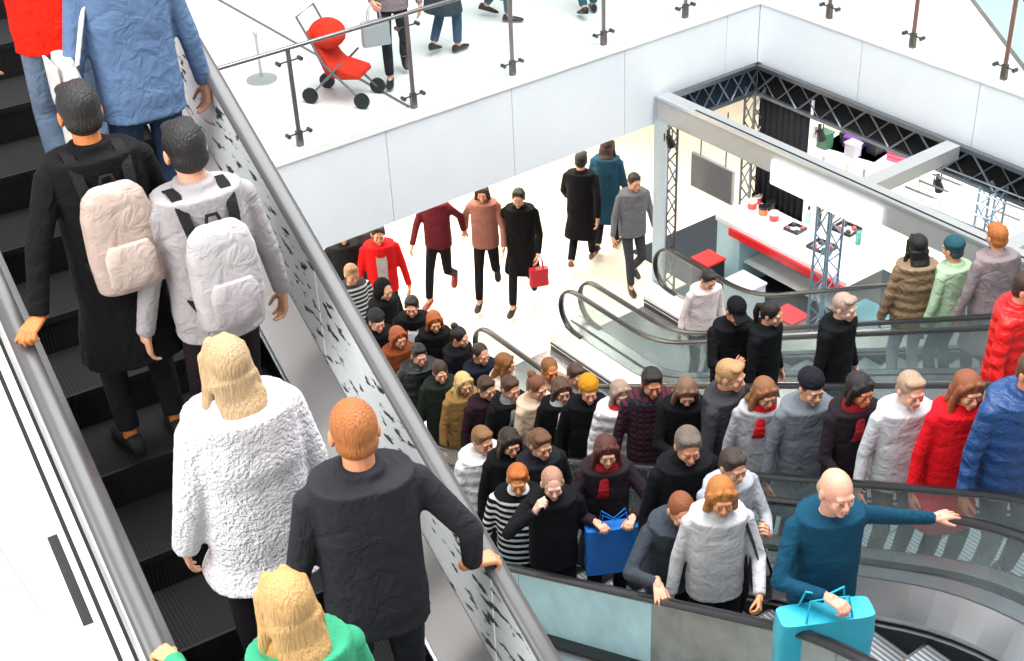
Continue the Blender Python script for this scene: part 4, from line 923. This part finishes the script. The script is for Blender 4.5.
# ------------------------------------------------------------------ the cast
UP_ = PI; CAMY = PI + .5
BLK = '#0c0c0f'; DRK = '#0d0d10'; NAV = '#1d2433'
HB = ('short', '#241811')
gU, gC, gD, gA, gB, gG, gW = 'riders on the big foreground escalator', 'riders on the nearest crowded escalator', 'riders on the third escalator', 'riders on the second farthest escalator', 'riders on the farthest escalator', 'crowd waiting at the foot of the escalators', 'shoppers walking on the ground floor'
def P_(e, hx, hy, label, top, group, yaw=0., h=1.7, lats=(-.24, .24), **k):
    return person(label, on_step(e, hx, hy, h, (-.28, -.22, -.16, -.08, 0, .08, .16, .22, .28)) if e is EU else on_step(e, hx, hy, h, lats), (e.az if e is EU else UP_) + yaw, top, h=h, group=group, **k)
def G_(hx, hy, label, top, yaw, h=1.68, **k): return person(label, on_floor(hx, hy, h, 0.), yaw, top, h=h, group=gG, **k)
def F_(fx, fy, z, label, top, yaw, h=1.7, group=gW, **k): return person(label, feet(fx, fy, z), yaw, top, h=h, group=group, **k)
# foreground escalator: all seen from behind
u = P_(EU, 183, 142, 'black haired person in a pale grey jacket with black straps', ('jacket', '#a39d9d'), gU, h=1.72, legs='#20161a', hair=('short', '#120e0d'), vox=.012, arms=('side', 'side'))
backpack(u, '#b5afaf', 'pale grey backpack with black straps on the grey jacketed rider', c2='#b2aaab')
u = P_(EU, 92, 132, 'person in a black coat carrying a beige backpack', ('coat', '#0d0d0f'), gU, h=1.7, legs='#1a1a1e', hair=('short', '#171210'), skin='#c9793f', vox=.012, arms=(('grip', rail_pt(EU, 42, 350, -1)), 'side'))
backpack(u, '#b39e93', 'beige backpack on the rider in a black coat', c2='#c2aea3')
u = P_(EU, 243, 372, 'blond person in a fluffy white fur coat seen from behind', ('fur', '#eeeaee'), gU, h=1.66, legs='#1c181c', hair=('wavy', '#b99a72'), sex='f', vox=.012, width=1.05)
u = P_(EU, 362, 462, 'ginger haired person in a dark grey jacket with one hand on the right handrail', ('jacket', '#2b2a2f'), gU, h=1.76, yaw=.25, legs='#22242c', hair=('crop', '#a8632c'), skin='#d8936a', vox=.012, arms=('side', ('grip', rail_pt(EU, 492, 560, 1))))
u = P_(EU, 268, 628, 'fair haired person in a green jacket and tan shawl at the bottom edge', ('jacket', '#3b9a72'), gU, h=1.7, legs='#2a2a30', hair=('long', '#c2995f'), sex='f', skin='#dba273', scarf='#b98d4e', vox=.012, arms=(('grip', rail_pt(EU, 185, 640, -1)), 'side'))
u = P_(EU, 165, -95, 'person in a blue denim jacket at the top of the big escalator', ('jacket', '#5f7799'), gU, h=1.76, legs='#2c3c58', hair=HB, vox=.012)
handbag(u, -1, '#dcd6d2', 'long cream bag hanging at the side of the denim jacket', hh=.46, w=.26, front=-.02)
u = P_(EU, 30, -150, 'person in a bright red jacket and blue jeans at the top left', ('jacket', '#f0240f'), gU, h=1.76, legs='#6d7f95', hair=HB, vox=.012)
# nearest crowded escalator
man = P_(EC, 830, 490, 'bald man in a teal sweater stretching one arm along the handrail', ('sweater', '#0f4259'), gC, yaw=.42, h=1.78, legs='#23303c', hair=('fringe_bald', '#a58a78'), skin='#dda48c', head=(.05, -.1, 0), arms=(('flat', rail_pt(EC, 962, 538, -1)), 'hug'), vox=.013)
shopping_bag(man['hands'][1], UP_ + .5, '#27a9c2', 'big turquoise bag held by the bald man in teal', w=.5, hh=.6, d=.18, z1=-.1)
u = P_(EC, 745, 488, 'orange haired woman in a pale grey jacket beside the bald man', ('jacket', '#c9c8ca'), gC, yaw=.55, h=1.66, legs=BLK, hair=('bob', '#b5702f'), sex='f', skin='#dd9b6c', arms=('hold', 'side'), vox=.013)
handbag(u, -1, '#131316', 'black shoulder bag on the woman in pale grey')
u = P_(EC, 668, 478, 'grey haired man in a black jacket behind the blue bag', ('jacket', '#101115'), gC, yaw=.3, h=1.76, lats=(-.24,), legs=BLK, hair=('short', '#6d5f55'), skin='#d89877', vox=.013, head=(.2, .2, 0))
u = P_(EC, 645, 535, 'person in a charcoal jacket bending forward with a hand on the near handrail', ('jacket', '#3c424a'), gC, yaw=.35, h=1.62, lats=(.24,), lean=.2, legs=DRK, hair=('crop', '#8a4b24'), skin='#e0a184', arms=('side', ('flat', rail_pt(EC, 660, 603, 1))), vox=.013, head=(.3, .1, 0))
u = P_(EC, 588, 470, 'auburn haired woman in a dark coat with a red scarf', ('coat', '#2a2026'), gC, yaw=.5, h=1.66, lats=(-.24,), legs=BLK, hair=('wavy', '#54261a'), sex='f', skin='#e2ab8c', scarf='#a9222a', arms=('hug', 'hug'), vox=.013)
shopping_bag(u['hands'][0].lerp(u['hands'][1], .5), UP_ + .5, '#1568b8', 'bright blue bag held by the woman in the red scarf', w=.42, hh=.4, d=.12, z1=-.05)
u = P_(EC, 508, 494, 'orange haired rider in a black and white striped jacket', ('jacket', '#0d0d10', 'stripe'), gC, yaw=.6, h=1.62, legs=BLK, hair=('short', '#b5631f'), skin='#df9a62', arms=('side', 'side'), vox=.013)
u = P_(EC, 541, 500, 'fair skinned person raising a hand, at the lower end of the near escalator', ('jacket', '#121116'), gC, yaw=.5, h=1.62, legs=BLK, hair=('crop', '#b98870'), skin='#e8bba4', arms=('side', 'up'), vox=.013)
u = P_(EC, 700, 505, 'dark haired person in a light grey sweater half hidden behind the grey haired man', ('sweater', '#a9adb3'), gC, yaw=.2, h=1.6, legs=BLK, hair=('short', '#3a2a20'), arms=('phone', 'phone'), vox=.014)
# third escalator
u = P_(ED, 646, 384, 'dark haired man in a dark red plaid shirt', ('jacket', '#5d2430', 'plaid'), gD, yaw=.5, h=1.74, legs=DRK, hair=('short', '#1c1412'), skin='#cf8a66')
u = P_(ED, 626, 418, 'person in a white jacket with a red scarf', ('puffer', '#e8e0e2'), gD, yaw=.3, h=1.62, legs=DRK, hair=('bob', '#a88a78'), sex='f', scarf='#d8323a')
u = P_(ED, 697, 408, 'woman in black looking down at a phone', ('coat', '#0b0b0e'), gD, yaw=.6, h=1.66, legs=BLK, hair=('long', '#7c5c44'), sex='f', skin='#e3ae92', arms=('phone', 'phone'), head=(.4, 0, 0)); phone(u, 'phone held by the woman in black')
u = P_(ED, 706, 374, 'sandy haired man looking to the side, behind the woman in black', ('jacket', '#3c3a3e'), gD, yaw=-.4, h=1.78, legs=DRK, hair=('short', '#b98f5f'), skin='#dfa684')
u = P_(ED, 757, 420, 'brown haired woman in a grey jacket with a red scarf', ('jacket', '#a7a6aa'), gD, yaw=.6, h=1.64, legs=DRK, hair=('wavy', '#8c5a34'), sex='f', scarf='#cf2027', head=(.25, -.3, 0))
u = P_(ED, 842, 418, 'black haired woman in a dark jacket with a dark red scarf, reaching forward', ('jacket', '#221a1f'), gD, yaw=.2, h=1.66, legs=BLK, hair=('bob', '#16100f'), sex='f', skin='#c9764c', scarf='#8c1f25', arms=('side', 'hold'))
u = P_(ED, 800, 405, 'person in a grey coat with a dark beanie', ('coat', '#6d7078'), gD, yaw=.3, h=1.68, legs=DRK, hair=('short', '#2c2220'), hat=('beanie', '#1c1c22'))
u = P_(ED, 884, 420, 'fair haired person in a pale grey jacket beside the red coat', ('jacket', '#c2c3c6'), gD, yaw=.35, h=1.66, legs='#5b5248', hair=('short', '#a98d74'), skin='#e0ae94')
u = P_(ED, 952, 412, 'woman in a bright red coat holding a pale bag', ('coat', '#d3101c'), gD, yaw=.4, h=1.66, legs=BLK, hair=('long', '#8a4a2a'), sex='f', skin='#dc9b7b', arms=('hold', 'side'))
handbag(u, -1, '#d8b79f', 'pale beige bag on the woman in the red coat', front=.12)
u = P_(ED, 1004, 410, 'man in a big blue padded jacket at the right edge', ('puffer', '#173f73'), gD, yaw=.3, h=1.78, legs='#26282f', hair=('short', '#5a3a28'), skin='#d08d68', width=1.1)
u = P_(ED, 593, 402, 'person in a black jacket and mustard beanie at the foot of the third escalator', ('jacket', '#0d0d10'), gD, yaw=.5, h=1.66, legs=BLK, hair=('short', '#8c4a20'), skin='#e3a083', hat=('beanie', '#c98a1e'))
u = P_(ED, 562, 398, 'person in a black coat with a white collar scarf', ('coat', '#0b0b0d'), gD, yaw=.3, h=1.66, legs=BLK, hair=('bob', '#5c4130'), sex='f', scarf='#dcd6d2')
u = P_(ED, 585, 430, 'person in a taupe padded jacket near the foot of the third escalator', ('puffer', '#837468'), gD, yaw=.2, h=1.6, legs=DRK, hair=('short', '#4d3828'))
# second farthest escalator
u = P_(EA, 722, 330, 'person in a black cap and black jacket with a phone on the second farthest escalator', ('jacket', '#131317'), gA, yaw=.4, h=1.76, legs=BLK, hair=('short', '#1a1412'), skin='#d99a80', hat=('cap', '#141418'), arms=('phone', 'phone'), head=(.35, 0, 0)); phone(u, 'phone held by the person in the black cap')
u = P_(EA, 748, 340, 'rider in black standing close behind the black cap', ('coat', '#0f1013'), gA, yaw=-.3, h=1.68, legs=BLK, hair=('ponytail', '#1a1210'), sex='f')
u = P_(EA, 836, 312, 'person in a long black coat alone on the second farthest escalator', ('coat', '#0f1013'), gA, yaw=-.2, h=1.7, legs=BLK, hair=('short', '#b59a88'), skin='#e0b8a4')
u = P_(EA, 1012, 322, 'person in a vivid red jacket at the right edge', ('puffer', '#f01414'), gA, yaw=-.3, h=1.74, legs='#2a2a30', hair=('short', '#3b2418'))
# farthest escalator
u = P_(EB, 908, 258, 'person in a brown quilted coat seen from behind', ('puffer', '#8d7357'), gB, yaw=PI + .5, h=1.7, legs='#cfd0d2', hair=('long', '#15100f'), sex='f')
u = P_(EB, 952, 278, 'person in a pale green jacket behind the brown quilted coat', ('jacket', '#a9c3a0'), gB, yaw=PI, h=1.62, legs='#40606a', hair=('short', '#35424a'), hat=('beanie', '#2a5560'))
u = P_(EB, 1008, 252, 'orange haired person in a mauve grey coat near the right edge', ('coat', '#8d7f80'), gB, yaw=PI + .3, h=1.7, legs=DRK, hair=('short', '#b5682f'))
u = P_(EB, 712, 298, 'dark haired person in a white shirt stepping onto the farthest escalator', ('sweater', '#ead9d6'), gB, yaw=.2, h=1.66, legs=BLK, hair=('short', '#1b1310'), lean=.15, head=(.3, 0, 0))
# the queue on the floor
FY = PI - .15
u = G_(497, 358, 'woman with long brown hair facing the escalators, seen from the side', ('coat', '#c9b9a8'), FY - .5, hair=('long', '#8a5626'), sex='f', legs=DRK)
u = G_(468, 398, 'blond woman with thick wavy hair and an ochre coat', ('coat', '#94703f'), FY + .3, hair=('wavy', '#dcb878'), sex='f', skin='#e0a67e')
u = G_(528, 378, 'person in a beige coat with tied hair', ('coat', '#d2b79c'), FY, hair=('bun', '#7a4a30'), sex='f')
u = G_(549, 372, 'man with a flushed face in a tan jacket at the black newel', ('jacket', '#a8886c'), FY + .4, hair=('crop', '#8d5a30'), skin='#d98752')
u = G_(440, 330, 'ginger haired woman in a black coat at the left of the queue', ('coat', '#0b0b0d'), FY + .5, hair=('bob', '#a8571f'), sex='f')
u = G_(413, 306, 'dark haired person in a black jacket over a white shirt', ('jacket', '#0b0b0d'), FY + .8, hair=('short', '#150f0d'), undershirt='#e9e4e2', legs=BLK)
u = G_(381, 288, 'person in black with a dark hood beside the foreground handrail', ('jacket', '#0c0c0f'), FY, hair=('short', '#1a1210'), hat=('hood', '#16161b'))
u = G_(350, 272, 'fair person in a dark grey striped top close to the foreground handrail', ('sweater', '#33343a', 'stripe'), FY + .3, hair=('short', '#b08a68'))
u = G_(393, 338, 'copper haired woman in a rust jacket by the foreground handrail', ('jacket', '#7d3c1e'), FY + .2, hair=('bob', '#a2491c'), sex='f')
u = G_(421, 366, 'dark haired man in a black padded jacket in the queue', ('puffer', '#17181c'), FY + .4, hair=('short', '#1d1411'))
u = G_(472, 432, 'person in a white padded jacket close to the foreground handrail', ('puffer', '#e6e2e2'), FY + .2, hair=('short', '#8a6038'))
u = G_(436, 398, 'person in a dark green parka in the queue', ('coat', '#20271f'), FY + .5, hair=('ponytail', '#3c2616'), sex='f')
u = G_(515, 408, 'person in a black coat with a grey scarf in the queue', ('coat', '#101014'), FY + .2, hair=('short', '#4d3020'), scarf='#8a8a8e')
u = G_(455, 362, 'man in a navy jacket in the queue', ('jacket', '#171c2a'), FY + .1, hair=('crop', '#33231a'))
u = G_(545, 408, 'brown haired person in a dark jacket, right of the long dark haired one', ('jacket', '#1d1d22'), FY + .3, hair=('short', '#6a4426'))
u = G_(402, 320, 'person in a black jacket and charcoal beanie beside the foreground handrail', ('jacket', '#0b0b0d'), FY + .3, hair=HB, hat=('beanie', '#2c2c31'))
u = G_(470, 345, 'woman in black with dark hair tied up, by the black newel', ('coat', '#141318'), FY - .2, hair=('bun', '#1f1411'), sex='f')
u = G_(405, 388, 'person in a brown leather jacket against the foreground handrail', ('jacket', '#3a2417'), FY + .3, hair=('short', '#6d4022'))
u = G_(500, 430, 'person with long dark hair in a black coat, right of the white padded jacket', ('coat', '#0f0f13'), FY + .4, hair=('long', '#2a1a12'), sex='f')
u = G_(485, 385, 'person in a dark plum jacket between the blond woman and the newel', ('jacket', '#2a1620'), FY + .2, hair=('short', '#43281a'))
def body_at(px, py, z): p = at_z(px, py, z); return settle(Vv((p.x, p.y, 0)))
person('person in an open bright red jacket over a grey shirt', body_at(381, 262, 1.2), FY + .6, ('jacket', '#e01a1c'), legs=DRK, hair=HB, h=1.74, undershirt='#b9b6b2', group=gG)
person('person in a black jacket at the far left of the queue', body_at(347, 262, 1.2), FY + .4, ('jacket', '#1b1c1e'), legs=BLK, hair=HB, h=1.74, group=gG)
person('person in a grey coat with a dark collar, left of the red jacket', body_at(362, 258, 1.1), FY + .2, ('coat', '#4a4d50'), legs=BLK, hair=HB, h=1.7, group=gG)
# walkers on the cream floor
F_(443, 298, 0, 'walking person in a dark red coat', ('jacket', '#5d1a24'), PI + .9, hair=('long', '#2a1612'), sex='f', stride=.8, arms=('swingb', 'swingf'), legs='#17161a', shoes='#8a2a26')
F_(489, 298, 0, 'walking person in a dusty pink jacket and black trousers', ('jacket', '#9d6a5e'), PI + .7, hair=('bob', '#4a2a1c'), sex='f', stride=1., arms=('swingf', 'swingb'), legs='#141418')
w3 = F_(524, 304, 0, 'walking person in a black coat carrying a red bag', ('coat', '#0b0b0e'), PI + .8, hair=('short', '#171210'), stride=.9, arms=('swingf', 'swingb'), legs='#141418')
shopping_bag(w3['hands'][0], .4, '#b4202c', 'small red bag carried by the walker in black', w=.24, hh=.24, d=.1)
F_(582, 268, 0, 'person in a black coat walking away on the cream floor', ('coat', '#0d0d10'), .9, hair=('short', '#171210'), stride=.7, arms=('swingf', 'swingb'), legs='#141418', shoes='#7a4a30')
F_(607, 252, 0, 'person in a teal blue coat walking beside the black coat', ('coat', '#234a60'), .9, hair=('long', '#3a2018'), sex='f', stride=.5, legs='#1a1a20')
F_(632, 285, 0, 'person in a mottled grey jacket near the corner column', ('jacket', '#6e6d72'), PI + .3, hair=('short', '#2a211e'), stride=.5, legs='#3c3c42', h=1.66)
# shoppers on the upper gallery
gF = 'shoppers on the upper gallery'
f1 = F_(398, 78, ZG, 'shopper in dark trousers with a grey bag on the upper gallery', ('jacket', '#8b7f80'), PI + .5, group=gF, stride=.6, legs='#23262c', hair=HB, arms=('side', 'hold'))
shopping_bag(f1['hands'][1], .3, '#a9aaac', 'grey bag carried by the shopper on the upper gallery', w=.3, hh=.26, d=.12)
F_(446, 54, ZG, 'shopper in blue jeans on the upper gallery', ('coat', '#39424c'), 1.2, group=gF, stride=.3, legs='#3f5872', hair=HB)
F_(497, 20, ZG, 'shopper in a dark coat and grey jeans, farther back on the upper gallery', ('coat', '#2c2f36'), 2.2, group=gF, stride=.4, legs='#50606c', hair=HB)
F_(589, 16, ZG, 'shopper in teal trousers on the upper gallery', ('jacket', '#405055'), .4, group=gF, stride=.35, legs='#2f5a68', hair=HB)
bpy.data.collections.remove(TMP)
# ------------------------------------------------------------------ light
W = bpy.data.worlds.new('world'); SC.world = W; W.use_nodes = True
W.node_tree.nodes['Background'].inputs[0].default_value = (.93, .97, 1, 1); W.node_tree.nodes['Background'].inputs[1].default_value = .55
def area(name, loc, size, power, rot=(0, 0, 0), col=(1, 1, 1), sy=None):
    l = bpy.data.lights.new(name, 'AREA'); l.energy = power; l.size = size; l.color = col
    if sy: l.shape = 'RECTANGLE'; l.size_y = sy
    o = bpy.data.objects.new(name, l); COL.objects.link(o); o.location = loc; o.rotation_euler = rot; o['kind'] = 'structure'; return o
area('skylight', (7, 6, 16), 12, 3300, col=(.96, .98, 1), sy=10)
area('gallery_downlight', (7, 14.5, FB - .05), 10, 520, col=(1, .93, .82), sy=4)
area('gallery_downlight', (15.5, 8, FB - .05), 5, 420, sy=9)
area('booth_light', (11.3, 9.2, BZ - .25), .5, 60, sy=3.5)
VS = SC.view_settings; VS.view_transform = 'Standard'; VS.look = 'None'; VS.gamma = 1; VS.use_curve_mapping = False; VS.exposure = .25
SC.display_settings.display_device = 'sRGB'
area('escalator_fill', (-2.6, 3.5, 10.5), 3.5, 420, rot=(0, math.radians(-50), 0))  # added fill lamp out of view, brightens the foreground escalator's panel and deck
